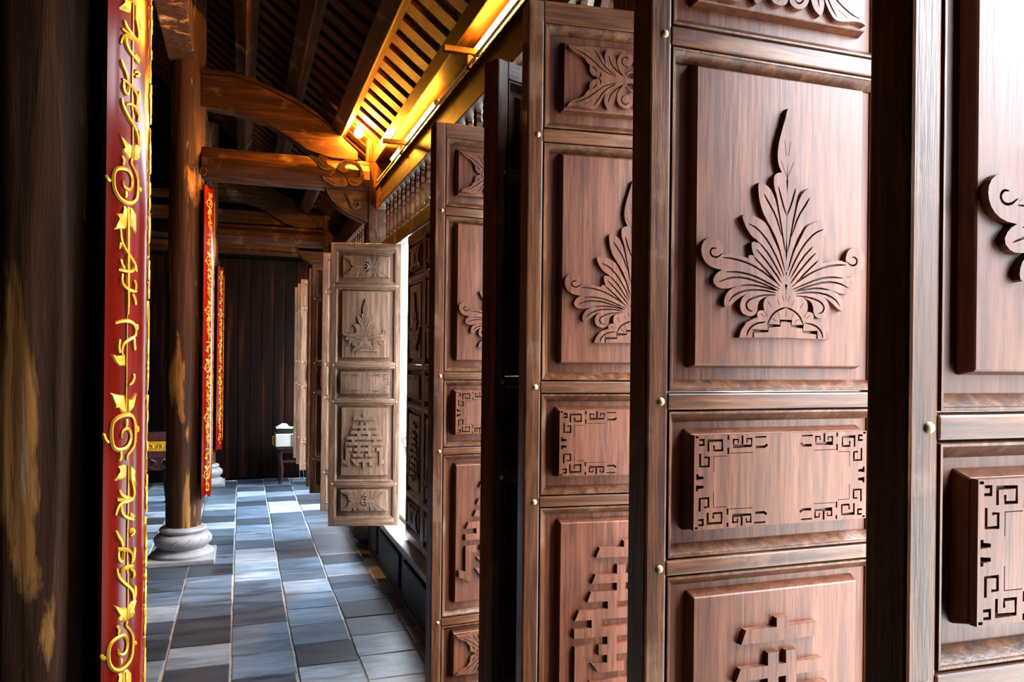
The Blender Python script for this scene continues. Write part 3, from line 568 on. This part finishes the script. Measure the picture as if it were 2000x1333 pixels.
# ---------------------------------------------------------------- lintel, transom rails and balusters
g = G(); g.prism([(0.985, 2.655), (1.10, 2.655), (1.10, 2.845), (0.985, 2.845), (0.975, 2.82), (0.985, 2.80)], 'y', -3.0, 9.85)
lint = g.build('lintel', M['beam_y'], bevel=0.004)
tag(lint, 'long dark lintel below the tube lights, running over the balusters', 'beam', kind='structure')
g = G(); g.box(1.0, 1.085, -3.0, 9.85, 2.28, 2.372)
tag(g.build('transom_rail', M['beam_y'], bevel=0.005), 'dark rail under the row of balusters above the door leaves', 'rail', kind='structure')
def bal_mesh():
    prof = [(0.028, 0), (0.028, .035), (0.016, .045), (0.030, .06), (0.016, .075), (0.034, .115), (0.030, .14), (0.017, .165), (0.030, .18), (0.017, .195), (0.033, .225), (0.018, .25), (0.030, .262), (0.018, .275), (0.030, .29)]
    g = G(); pl = [(-r, z) for r, z in prof][::-1]; pl = [(r, z) for r, z in prof] + pl
    g.prism(pl, 'x', -0.012, 0.012); return g.mesh('baluster', M['post_z'])
bm_ = bal_mesh()
for nm, lab, y0, y1 in (('transom_grille', 'row of dark sawn balusters above the doors of the middle bay', 1.95, 6.02), ('transom_grille', 'row of dark balusters above the doors of the far bay', 6.30, 9.5), ('transom_grille', 'row of balusters over the nearest door leaves, just showing at the top', -0.03, 1.66)):
    t = thing(nm, lab, 'grille', (1.035, y0, 2.370), 0, None, 'thing')
    n = int((y1 - y0) / 0.147)
    for k in range(n):
        o = link('baluster', bm_, t); o.location = (0, 0.07 + k * 0.147, 0)

# ---------------------------------------------------------------- roof: purlins, battens, clay tiles
def rot_beam(l, z, w, h, th):
    c, s = math.cos(R(th)), math.sin(R(th))
    p = [(l, z), (l + s * h, z + c * h), (l + s * h - c * w, z + c * h + s * w), (l - c * w, z + s * w)]
    return p
for l, z, lab in ((0.012, 3.735, 'dark roof purlin nearest the inner column, lit edge on its right'), (0.378, 3.485, 'middle roof purlin, dark with an orange lit edge'), (0.712, 3.195, 'lowest inner roof purlin, brightly lit along its right edge')):
    g = G(); g.prism(rot_beam(l, z, 0.105, 0.135, 38), 'y', -3.0, 9.85)
    tag(g.build('purlin', M['beam_y'], bevel=0.008), lab, 'beam', kind='structure')
g = G(); g.prism([(0.972, 3.022), (1.115, 3.022), (1.115, 3.055), (1.05, 3.10), (0.972, 3.135)], 'y', -3.0, 9.85)
tag(g.build('wall_plate', M['beam_y'], bevel=0.006), 'heavy eaves beam glowing yellow above the tube lights', 'beam', kind='structure')
def roof_z(l): return 3.325 - 0.78 * (l - 0.794)
ceil = thing('ceiling', 'sloping roof underside of orange battens and clay tiles', 'roof', (0, 0, 0), 0, None, 'structure')
def slope_prism(l0, l1, t0, t1):
    return [(l0, roof_z(l0) + t0), (l1, roof_z(l1) + t0), (l1, roof_z(l1) + t1), (l0, roof_z(l0) + t1)]
bt = G(); bt.prism(slope_prism(-4.6, 1.46, 0.0, 0.026), 'y', -0.057, 0.057); btm = bt.mesh('batten', M['batten'])
EAVE_END = 6.2      # the deep eaves are cut short to let more sky light into the far bay; beyond, the roof ends over the wall
bs = G(); bs.prism(slope_prism(-4.6, 1.12, 0.0, 0.026), 'y', -0.057, 0.057); bsm = bs.mesh('batten', M['batten'])
y = -2.9; k = 0
while y < 9.8:
    o = link('batten', btm if y < EAVE_END else bsm, ceil); o.location = (0, y + random.uniform(-.006, .006), random.uniform(0, .004)); y += 0.203
TW = 0.14
tl = G(); l = -4.6
while l < 1.30:
    tl.prism([(l, roof_z(l) + 0.040), (l + TW + 0.03, roof_z(l + TW + 0.03) + 0.046), (l + TW + 0.03, roof_z(l + TW + 0.03) + 0.066), (l, roof_z(l) + 0.066)], 'y', -3.0, 9.9 if l + TW < 1.15 else EAVE_END); l += TW
tl.build('roof_tiles', M['clay'], ceil, kind='stuff')
g = G(); g.prism(slope_prism(-4.6, 1.14, 0.068, 0.10), 'y', -3.0, 9.9); g.prism(slope_prism(1.14, 1.50, 0.068, 0.10), 'y', -3.0, EAVE_END); g.build('roof_cover', M['clay'], ceil)

# ---------------------------------------------------------------- enclosing walls
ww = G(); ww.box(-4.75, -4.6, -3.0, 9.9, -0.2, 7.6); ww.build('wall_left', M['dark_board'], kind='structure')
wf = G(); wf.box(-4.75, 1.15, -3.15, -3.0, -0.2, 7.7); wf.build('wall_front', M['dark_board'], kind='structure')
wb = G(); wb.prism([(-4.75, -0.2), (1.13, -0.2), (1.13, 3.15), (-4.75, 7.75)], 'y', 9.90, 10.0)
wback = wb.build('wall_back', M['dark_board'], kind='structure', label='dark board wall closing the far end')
x = -2.6; pm = []
for i in range(4):
    rr = random.Random(i); w = 0.135
    g = G(); g.box(0, w - 0.006, -0.018, 0.0, 0.02, 2.66); pm.append((w, g.mesh('plank', M['dark_board'])))
while x < 0.9:
    w, me = random.choice(pm); o = link('plank', me, wback, 0.003, 1); o.location = (x, 9.90 - random.uniform(0, .006), 0); x += w
def cross_beam(z0, z1, y0, y1, lab):
    g = G(); g.box(-2.6, 1.0, y0, y1, z0, z1); tag(g.build('cross_beam', M['beam_x'], bevel=0.008), lab, 'beam', kind='structure')
cross_beam(3.29, 3.385, 9.62, 9.72, 'upper dark cross beam on the far end wall')
cross_beam(3.045, 3.20, 9.62, 9.72, 'middle dark cross beam on the far end wall')
g = G(); g.prism([(9.56, 2.70), (9.80, 2.70), (9.80, 2.885), (9.58, 2.885), (9.58, 2.82), (9.55, 2.80), (9.55, 2.75), (9.57, 2.74)], 'x', -2.6, 1.0)
tag(g.build('cross_beam', M['beam_x']), 'lowest moulded cross beam above the far board wall', 'beam', kind='structure')

# ---------------------------------------------------------------- inner columns on stone bases
CXL = -0.39
def column(yc, label, rough=0.0, top=4.15, rad=0.12, base=True):
    t = thing('wooden_column', label, 'column', (CXL, yc, 0), 0, None, 'structure')
    def jit(a, z):
        return (noise.noise(Vector((math.cos(a) * 1.7, math.sin(a) * 1.7, z * 0.7 + yc))) * 0.006 + noise.noise(Vector((math.cos(a) * 7, math.sin(a) * 7, z * 1.1 + yc))) * 0.0045 * (1 + rough)) 
    prof = [(rad * (1.0 + 0.04 * math.sin(z * 0.9)), z) for z in [0.235 + (top - 0.235) * k / 60 for k in range(61)]]
    g = G(); g.lathe(prof, 48, (0, 0), jit); g.build('shaft', M['column'], t, 60)
    if base:
        g = G(); g.box(-0.225, 0.225, -0.225, 0.225, 0.0, 0.035); g.build('plinth', M['stone'], t, bevel=0.006)
        g = G(); g.lathe([(0.215, 0.035), (0.215, 0.055), (0.19, 0.075), (0.165, 0.082), (0.16, 0.09), (0.172, 0.10), (0.192, 0.125), (0.197, 0.150), (0.190, 0.175), (0.168, 0.193), (0.150, 0.198), (0.148, 0.204), (0.160, 0.212), (0.163, 0.224), (0.156, 0.236), (0.136, 0.243), (0.13, 0.246)], 40)
        b = g.build('stone_base', M['stone'], t, 40)
        for k in range(14):
            a = 2 * math.pi * k / 14
            pts = [((0.188 + 0.006 * math.cos(2 * u)) * math.cos(a + u * .20), (0.188 + 0.006 * math.cos(2 * u)) * math.sin(a + u * .20), 0.150 + 0.022 * math.sin(3 * u)) for u in [-1 + i / 4 for i in range(9)]]
            g = G(); g.tube(pts, [0.002, 0.004, 0.006, 0.0065, 0.006, 0.005, 0.004, 0.003, 0.002], 6); g.build('carved_petal', M['stone'], b, 60)
    return t
column(1.90, 'near dark trunk column with flaking ochre patches beside the big red board', 1.2)
column(6.16, 'middle wooden column on a round grey stone base, pale peeling streak', 0.2)
column(9.58, 'far wooden column behind the two red boards, only its stone base clear', 0)
g = G(); g.box(-0.52, -0.335, -3.0, 9.85, 3.62, 3.86)
tag(g.build('column_beam', M['column'], bevel=0.01), 'patchy weathered beam running over the heads of the inner columns', 'beam', kind='structure')

# ---------------------------------------------------------------- frames across the gallery
ARCH_T = [(-0.30, 3.550), (-0.10, 3.556), (0.05, 3.53), (0.16, 3.49), (0.35, 3.42), (0.54, 3.32), (0.70, 3.205), (0.84, 3.085)]
ARCH_B = [(0.84, 3.022), (0.62, 3.022), (0.46, 3.062), (0.30, 3.165), (0.16, 3.238), (-0.05, 3.290), (-0.30, 3.312)]
def frame(yc, far, word):
    g = G(); g.prism((ARCH_B[::-1] + ARCH_T[::-1]), 'y', yc - 0.06, yc + 0.06)
    a = g.build('curved_beam', M['beam_x'], bevel=0.008); tag(a, word + ' curved beam rising from the outer post to the inner column', 'beam', kind='structure')
    g = G(); cap = [(x, z) for x, z in ARCH_T[:-1]] ; g.prism([(x, z + 0.002) for x, z in cap] + [(x, z + 0.028) for x, z in cap[::-1]], 'y', yc - 0.075, yc + 0.075)
    g.build('cap_board', M['beam_x'], a)
    g = G()
    prof = [(-0.045, 2.785), (0.045, 2.785), (0.075, 2.815), (0.095, 2.87), (0.085, 2.94), (0.055, 2.985), (0.05, 3.02), (-0.05, 3.02), (-0.055, 2.985), (-0.085, 2.94), (-0.095, 2.87), (-0.075, 2.815)]
    g.prism([(yc + y_, z) for y_, z in prof], 'x', -0.29, 0.93)
    b = g.build('tie_beam', M['beam_x'], bevel=0.004); tag(b, word + ' rounded tie beam between inner column and outer post', 'beam', kind='structure')
    BR = [(0.918, 2.785), (0.60, 2.785), (0.615, 2.735), (0.65, 2.685), (0.70, 2.64), (0.77, 2.598), (0.85, 2.565), (0.918, 2.54)]
    g = G(); g.prism(BR, 'y', yc - 0.05, yc + 0.05); br = g.build('bracket', M['beam_x'], bevel=0.004); tag(br, word + ' quarter-round carved bracket under the end of the tie beam', 'bracket', kind='structure')
    g = G(); g.tube([(x + 0.004, yc - 0.052, z + 0.012) for x, z in BR[1:]], 0.013, 6); g.build('bracket_rim', M['beam_x'], br, 60)
    if not far:
        q = relief([mm(smooth_poly(p, True, 1)) for p in SCROLL], [mm(stroke(p, 5)) for p in SCROLLG], yc - 0.088, 0.022, 0.002)
        q.build('scroll_carving', M['beam_x'], b)
        g = G(); g.tube([(0.74, yc - 0.054, 2.76), (0.77, yc - 0.056, 2.71), (0.79, yc - 0.056, 2.665), (0.825, yc - 0.056, 2.645), (0.855, yc - 0.056, 2.665), (0.85, yc - 0.056, 2.70), (0.82, yc - 0.056, 2.70)], [0.006, 0.010, 0.012, 0.013, 0.012, 0.010, 0.012], 8)
        g.build('bracket_scroll', M['beam_x'], br, 60)
        g = G(); g.tube([(-0.275 + 0.02 * math.cos(a), yc - 0.135, 2.82 + 0.028 * math.sin(a)) for a in [2 * math.pi * k / 16 for k in range(17)]], 0.006, 6, False); g.build('ring_eye', M['beam_x'], b, 60)
frame(6.14, False, 'middle')
frame(9.60, True, 'far dark')
frame(1.80, True, 'near')

# ---------------------------------------------------------------- lamps
def tube_light(y0, y1, ya, label):
    t = thing('tube_light', label, 'lamp', (1.02, (y0 + y1) / 2, 2.93), 0, None, 'thing')
    h = (y1 - y0) / 2; yo = (y0 + y1) / 2
    g = G(); g.tube([(0, -h, 0), (0, h, 0)], 0.0145, 12); g.build('tube', M['tube'], t, 60)
    for s_ in (-1, 1):
        g = G(); g.tube([(0, s_ * h, 0), (0, s_ * (h + 0.025), 0)], 0.0155, 12); g.build('end_cap', M['white'], t, 60)
    g = G(); g.box(0.018, 0.05, -h, h, -0.02, 0.03); g.build('batten_case', M['white'], t, bevel=0.003)
    g = G(); g.box(-0.17, 0.04, ya - yo - 0.018, ya - yo + 0.018, -0.045, -0.017); g.build('wooden_arm', M['beam_x'], t, bevel=0.003)
    g = G(); g.box(-0.06, -0.035, ya - yo - 0.012, ya - yo + 0.012, -0.110, -0.045); g.build('arm_peg', M['post_z'], t, bevel=0.003)
tube_light(4.27, 5.58, 5.02, 'far glowing yellow tube light under the eaves beam')
tube_light(2.05, 3.53, 3.42, 'near glowing yellow tube light under the eaves beam, above the door leaves')
t = thing('light_bulb', 'round glowing bulb where the curved beam meets the outer post', 'lamp', (0.835, 6.02, 3.215), 0, None, 'thing')
g = G(); g.lathe([(0.004, -0.034), (0.018, -0.030), (0.030, -0.018), (0.035, 0.0), (0.031, 0.017), (0.020, 0.032), (0.014, 0.042)], 20); g.build('glass', M['bulb'], t, 60)
g = G(); g.tube([(0, 0, 0.042), (0, 0.0, 0.085)], 0.016, 12); g.build('socket', M['white'], t, 50)
g = G(); g.tube([(0, 0, 0.085), (0.02, 0.02, 0.10), (0.06, 0.05, 0.075)], 0.004, 6); g.build('lamp_wire', M['black'], t, 60)
g = G(); g.tube([(0.967, -2.5, 2.836), (0.967, 1.7, 2.836), (0.967, 5.9, 2.836)], 0.007, 6)
g.build('conduit', M['white'], lint, 60)
g = G(); g.box(1.078, 1.098, -3.0, 9.85, 2.84, 3.03); tag(g.build('fascia_board', M['beam_y']), 'dark board closing the slot behind the tube lights', 'board', kind='structure')

# ---------------------------------------------------------------- red lacquer boards with gilded vines
SH_R = 0.19
def shell_pt(c, ang, r, z): return (c[0] + r * math.cos(ang), c[1] + r * math.sin(ang), z)
def vine_geo(ang0, z_lo, z_hi, z_first, mirror=1, k=1.0, wide=1.0):
    """gilded vine strip on the shell: strokes as low ridges, leaves as low plates; z_first = height of the upper spiral's crown"""
    g = G(); per = 0.975 * k
    def mp(x, zz, r): return shell_pt((0, 0), ang0 + mirror * x / 1000 * k * wide / SH_R, r, zz)
    zt = z_first
    while zt < z_hi: zt += per
    while zt > z_lo - per:
        ok = lambda y: z_lo < zt - y / 1000 * k < z_hi and -323 < y < 653
        for pts in VINE:
            if len(pts) == 2:
                y0, y1 = max(pts[0][1], -323), min(pts[1][1], 653)
                q = [(pts[0][0] + (pts[1][0] - pts[0][0]) * t, y0 + (y1 - y0) * t) for t in [i / 12 for i in range(13)]]
            else: q = smooth_poly(pts, False, 1)
            q = [p for p in q if ok(p[1])]; n = len(q)
            if n < 2: continue
            w = 0.0016 if len(pts) == 2 and abs(pts[0][1] - pts[1][1]) > 90 else 0.0044
            g.tube([mp(x, zt - y / 1000 * k, SH_R + 0.0012) for x, y in q], [w * k * (0.5 + 0.5 * min(1, 4 * min(i, n - 1 - i) / n + .2)) for i in range(n)], 5)
        for poly in VLEAF:
            if all(ok(p[1]) for p in poly):
                n = len(poly); cx_ = sum(p[0] for p in poly) / n; cy_ = sum(p[1] for p in poly) / n
                b0 = [mp(x, zt - y / 1000 * k, SH_R) for x, y in poly]
                b1 = [mp(x * .8 + cx_ * .2, zt - (y * .8 + cy_ * .2) / 1000 * k, SH_R + 0.0035) for x, y in poly]
                kk = len(g.v); g.v += b0 + b1 + [mp(cx_, zt - cy_ / 1000 * k, SH_R + 0.0015)]
                for i in range(n):
                    j = (i + 1) % n; g.f.append((kk + i, kk + j, kk + n + j, kk + n + i)); g.f.append((kk + n + i, kk + n + j, kk + 2 * n))
        zt -= per
    return g
def red_board(yc, z0, z1, z_first, label, cx=CXL, half=48, k=1.0):
    t = thing('red_board', label, 'board', (cx, yc, z0), 0, 'red and gold couplet boards on the columns', 'thing')
    H = z1 - z0; n = 28; g = G(); vs = []
    def edge(u, top):      # lobed top and bottom edges
        s_ = 0.030 * abs(math.cos(u * math.pi * 1.5)) * (1 - 0.2 * abs(u))
        return (H - s_) if top else s_
    for i in range(n + 1):
        u = -1 + 2 * i / n; a = R(half) * u; e0, e1 = edge(u, False), edge(u, True)
        vs += [shell_pt((0, 0), a, SH_R - 0.014, e0), shell_pt((0, 0), a, SH_R, e0), shell_pt((0, 0), a, SH_R, e1), shell_pt((0, 0), a, SH_R - 0.014, e1)]
    fs = []
    for i in range(n):
        p = 4 * i; q = p + 4
        for j in range(4): fs.append((p + j, q + j, q + (j + 1) % 4, p + (j + 1) % 4))
    fs += [(3, 2, 1, 0), tuple(4 * n + j for j in range(4))]
    fs = [tuple(f) for f in fs]
    g.add(vs, fs); me = g.mesh('lacquer_panel', M['lacquer'], 50)
    bmx = bmesh.new(); bmx.from_mesh(me); bmesh.ops.recalc_face_normals(bmx, faces=bmx.faces); bmx.to_mesh(me); bmx.free(); me.set_sharp_from_angle(angle=R(50))
    link('lacquer_panel', me, t)
    for s_ in (-1, 1):
        v = vine_geo(R(30 * s_), 0.05, H - 0.05, z_first - z0, -s_, k); me = v.mesh('gilded_vine', M['gold'], 60)
        link('gilded_vine', me, t)
    # gilded leaf sprays down the middle
    v = vine_geo(R(5), 0.10, H - 0.10, z_first - z0 - 0.2, -1, k * 0.9, 0.55); link('gilded_spray', v.mesh('gilded_spray', M['gold'], 60), t)
    g = G(); g.tube([(SH_R - 0.05, 0, H - 0.06), (SH_R - 0.05, 0, H + 0.05), (SH_R - 0.06, 0.01, H + 0.07), (SH_R - 0.09, 0, H + 0.07)], 0.004, 6); g.build('hanging_hook', M['iron'], t, 60)
    for s_ in (0.3, 0.7):
        g = G(); g.box(0.10, SH_R - 0.012, -0.02, 0.02, H * s_ - 0.02, H * s_ + 0.02); g.build('wall_bracket', M['post_z'], t)
    return t
red_board(1.90, 0.40, 2.74, 1.5 + (697 - 300) / 928, 'large near red lacquer board with a gilded vine, running the full picture height')
red_board(6.16, 0.455, 2.735, 2.66, 'middle red lacquer board with gilded vine hung on the column over the stone base', k=0.80)
red_board(9.58, 0.40, 2.52, 2.44, 'farthest red lacquer board, just right of and behind the middle one', k=0.80)

# ---------------------------------------------------------------- small table with the amplifier at the far end
t = thing('side_table', 'small dark table with curved legs by the far door leaf', 'table', (0.66, 9.50, 0), 0, None, 'thing')
g = G(); g.box(-0.26, 0.22, -0.13, 0.30, 0.405, 0.43); g.build('table_top', M['reddark'], t, bevel=0.004)
for sx in (-0.21, 0.18):
    for sy in (-0.09, 0.26):
        q = [(sx - 0.012, sy, 0.0), (sx + 0.004, sy, 0.08), (sx + 0.010, sy, 0.17), (sx - 0.008, sy, 0.26), (sx - 0.014, sy, 0.33), (sx + 0.004, sy, 0.405)]
        g = G(); g.tube(q, [0.016, 0.018, 0.022, 0.026, 0.028, 0.032], 8); g.build('leg', M['reddark'], t, 60)
g = G(); g.box(-0.20, 0.18, -0.10, -0.07, 0.245, 0.272); g.build('stretcher', M['reddark'], t, bevel=0.003)
g = G(); g.box(-0.22, 0.19, -0.105, -0.085, 0.36, 0.405); g.build('apron', M['reddark'], t, bevel=0.003)
t = thing('amplifier', 'white box with a yellow side handle standing on the small table', 'box', (0.66, 9.48, 0.430), 0, None, 'thing')
g = G(); g.box(-0.275, 0.20, -0.11, 0.20, 0.008, 0.155); g.build('casing', M['white'], t, bevel=0.005)
g = G(); g.box(-0.10, 0.20, -0.116, -0.109, 0.012, 0.150); g.build('front_panel', M['grey'], t, bevel=0.002)
for k in range(3):
    g = G(); g.box(-0.06, 0.03, -0.120, -0.115, 0.03 + k * 0.04, 0.05 + k * 0.04); g.build('vent_slot', M['black'], t)
g = G(); g.tube([(-0.275, -0.09, 0.03), (-0.305, -0.09, 0.035), (-0.305, -0.09, 0.13), (-0.275, -0.09, 0.135)], 0.007, 8); g.build('handle', M['gold'], t, 60)
for sx in (-0.24, 0.16):
    g = G(); g.box(sx, sx + 0.03, -0.09, 0.17, 0.0, 0.008); g.build('foot', M['black'], t)
t = thing('mixer_box', 'low black device lying on top of the white box', 'device', (0.66, 9.48, 0.585), 0, None, 'thing')
g = G(); g.box(-0.26, 0.20, -0.09, 0.18, 0.0, 0.062); g.build('casing', M['black'], t, bevel=0.006)
for k in range(4):
    g = G(); g.tube([(-0.05 + 0.06 * k, -0.09, 0.03), (-0.05 + 0.06 * k, -0.098, 0.03)], 0.010, 10); g.build('knob', M['grey'], t, 60)
def crumple(w, d, h, seed, m, name, lab, loc):
    g = G(); n = 7; rr = random.Random(seed)
    top = [[(-w/2 + w * i / (n-1) + rr.uniform(-.006, .006), -d/2 + d * j / (n-1) + rr.uniform(-.006, .006), h * (0.25 + 0.75 * rr.random()) * math.sin(math.pi * (i + .6) / n) * math.sin(math.pi * (j + .6) / n) + 0.004) for j in range(n)] for i in range(n)]
    vs = [p for r_ in top for p in r_]; vs += [(x, y_, 0.0) for x, y_, z in vs]; fs = []
    m0 = n * n
    for i in range(n - 1):
        for j in range(n - 1):
            a = i * n + j; fs.append((a, a + n, a + n + 1, a + 1)); fs.append((m0 + a, m0 + a + 1, m0 + a + n + 1, m0 + a + n))
    ring_ = [i * n for i in range(n)] + [(n-1) * n + j for j in range(1, n)] + [i * n + n - 1 for i in range(n - 2, -1, -1)] + [j for j in range(n - 2, 0, -1)]
    for a, b in zip(ring_, ring_[1:] + ring_[:1]): fs.append((b, a, m0 + a, m0 + b))
    g.add(vs, fs); o = g.build(name, m); o.location = loc; tag(o, lab, 'paper', None, 'thing')
crumple(0.17, 0.16, 0.055, 3, M['paper'], 'crumpled_paper', 'crumpled white paper on the black device on the table', (0.48, 9.47, 0.647))
crumple(0.15, 0.12, 0.034, 5, M['green'], 'green_packet', 'green packet beside the white paper on the table', (0.635, 9.46, 0.647))
g = G(); cp = [(0.66, 9.33, 0.40), (0.63, 9.31, 0.30), (0.625, 9.31, 0.25), (0.66, 9.30, 0.23), (0.69, 9.30, 0.17), (0.70, 9.30, 0.10), (0.68, 9.30, 0.055), (0.655, 9.30, 0.07), (0.65, 9.30, 0.13), (0.665, 9.30, 0.20), (0.70, 9.31, 0.215), (0.78, 9.34, 0.20), (0.84, 9.36, 0.19)]
cp3 = [Vector(p) for p in cp]
g.tube(cp3, 0.004, 6); tag(g.build('loose_cable', M['cable'], None, 60), 'thin bluish cable hanging in a loop below the small table', 'cable', None, 'thing')

# ---------------------------------------------------------------- carved altar table deep on the left
t = thing('altar_table', 'dark altar table with a gilded carved edge behind the columns', 'table', (-1.15, 8.75, -0.03), R(4), None, 'thing')
g = G(); g.box(-0.75, 0.50, -0.28, 0.28, 0.66, 0.70); g.build('table_top', M['reddark'], t, bevel=0.006)
g = G(); g.box(-0.73, 0.48, -0.275, -0.255, 0.555, 0.655); g.build('gilded_frieze', M['gold'], t, bevel=0.006)
for k in range(14):
    x = -0.68 + k * 0.085
    g = G(); g.tube([(x, -0.278, 0.58), (x + 0.02, -0.282, 0.625), (x + 0.05, -0.282, 0.62), (x + 0.055, -0.282, 0.595), (x + 0.035, -0.28, 0.59)], 0.006, 6); g.build('gilded_scroll', M['gold'], t, 60)
g = G(); g.box(-0.73, 0.48, -0.27, 0.27, 0.48, 0.555); g.build('drawer_band', M['reddark'], t, bevel=0.005)
for k in range(10):
    x = -0.66 + k * 0.115
    g = G(); g.tube([(x, -0.272, 0.44), (x + 0.03, -0.276, 0.475), (x + 0.07, -0.276, 0.45), (x + 0.05, -0.276, 0.42), (x + 0.02, -0.276, 0.40), (x + 0.06, -0.275, 0.375), (x + 0.10, -0.275, 0.40)], 0.009, 6); g.build('carved_scroll', M['reddark'], t, 60)
g = G(); g.box(-0.73, 0.48, -0.262, -0.245, 0.36, 0.48); g.build('carved_apron', M['reddark'], t, bevel=0.004)
for sx in (-0.70, 0.44):
    for sy in (-0.24, 0.22):
        g = G(); g.tube([(sx, sy, 0.0), (sx + 0.012, sy, 0.06), (sx - 0.006, sy, 0.24), (sx, sy, 0.48)], [0.04, 0.03, 0.032, 0.045], 8); g.build('leg', M['reddark'], t, 60)

# ---------------------------------------------------------------- outside: court, far pavilion, flower bed
g = G(); g.box(1.13, 60, -30, 90, -0.35, -0.15); tag(g.build('ground', M['paving']), 'pale sunlit paving of the court outside', None, None, 'structure')
pav = thing('pavilion', 'far sunlit pavilion with pale tiled roof across the court', 'building', (6.3, 33.0, -0.15), 0, None, 'thing')
g = G(); g.prism([(-4.5, 3.05), (4.5, 3.05), (4.5, 3.3), (-4.5, 3.3)], 'y', -3.2, 3.2); g.build('eaves_beam', M['ochre'], pav)
g = G(); g.prism([(-3.6, 3.25), (3.6, 3.25), (0, 7.0)], 'x', -4.8, 4.8); g.build('roof', M['rooftile'], pav)
for r_ in range(12):
    zz = 3.35 + r_ * 0.28; yy = -3.5 + r_ * 0.27
    g = G()
    for k in range(30):
        xx = -4.6 + k * 0.31; g.tube([(xx, yy - 0.05, zz - 0.02), (xx, yy + 0.20, zz + 0.24)], 0.055, 6)
    g.build('tile_row', M['rooftile'], pav, 50, kind='stuff')
for k in range(6):
    g = G(); g.lathe([(0.16, 0), (0.14, 0.2), (0.13, 3.05)], 12, (-4.2 + k * 1.68, -2.8)); g.build('column', M['brownpost'], pav, 60)
g = G(); g.box(-4.2, 4.2, -0.5, 2.8, 0, 3.05); g.build('wall', M['white'], pav)
fh = thing('horizon_block_hall', 'unseen long dark hall added across the court to cut low sky light', 'building', (14.0, 4.0, -0.15), 0, None, 'thing')  # unseen hall added to dim the horizon light on the door tops
g = G(); g.box(0, 5, -14, 14, 0.3, 3.6); g.build('wall', M['brownpost'], fh)
g = G(); g.box(-1.6, 5.2, -14.5, 14.5, 0.0, 0.3); g.build('terrace', M['darkstone'], fh, bevel=0.02)
g = G(); g.prism([(-1.9, 3.1), (2.5, 5.9), (6.9, 3.1), (6.9, 3.3), (2.5, 6.15), (-1.9, 3.3)], 'y', -15, 15); g.build('roof', M['clay'], fh)
for k in range(9):
    g = G(); g.lathe([(0.15, 0.3), (0.14, 0.5), (0.13, 3.4)], 12, (-1.2, -13 + k * 3.25)); g.build('column', M['brownpost'], fh, 60)
def shrub(x, y_, seed, lab):
    t = thing('flowering_shrub', lab, 'shrub', (x, y_, -0.15), 0, 'flowering shrubs in the court', 'thing')
    rr = random.Random(seed); g = G(); p = G(); s_ = G()
    for k in range(260):
        th = rr.uniform(0, 6.28); ph = rr.uniform(0, 1.4); r_ = 0.42 * rr.random() ** 0.4
        c = Vector((r_ * math.cos(th) * math.cos(ph), r_ * math.sin(th) * math.cos(ph), 0.25 + 0.75 * r_ / 0.42 * math.sin(ph)))
        d = Vector((rr.uniform(-1, 1), rr.uniform(-1, 1), rr.uniform(0, 1))).normalized(); e = d.orthogonal().normalized()
        (p if k % 7 == 0 else g).add([c, c + d * 0.035 + e * 0.02, c + d * 0.08, c + d * 0.035 - e * 0.02], [(0, 1, 2, 3)])
    for k in range(6):
        a = k * 1.05; s_.tube([(0, 0, 0), (0.12 * math.cos(a), 0.12 * math.sin(a), 0.4)], 0.012, 5)
    g.build('foliage', M['leaf'], t, kind='stuff'); p.build('blossoms', M['petal'], t, kind='stuff'); s_.build('stems', M['reddark'], t)
for i in range(4):
    shrub(2.52 + 0.22 * i, 12.2 + 1.3 * i, i, ['nearest pink flowering shrub outside the doorway gap', 'second pink flowering shrub in the court row', 'third pink flowering shrub in the court row', 'farthest pink flowering shrub in the court row'][i])
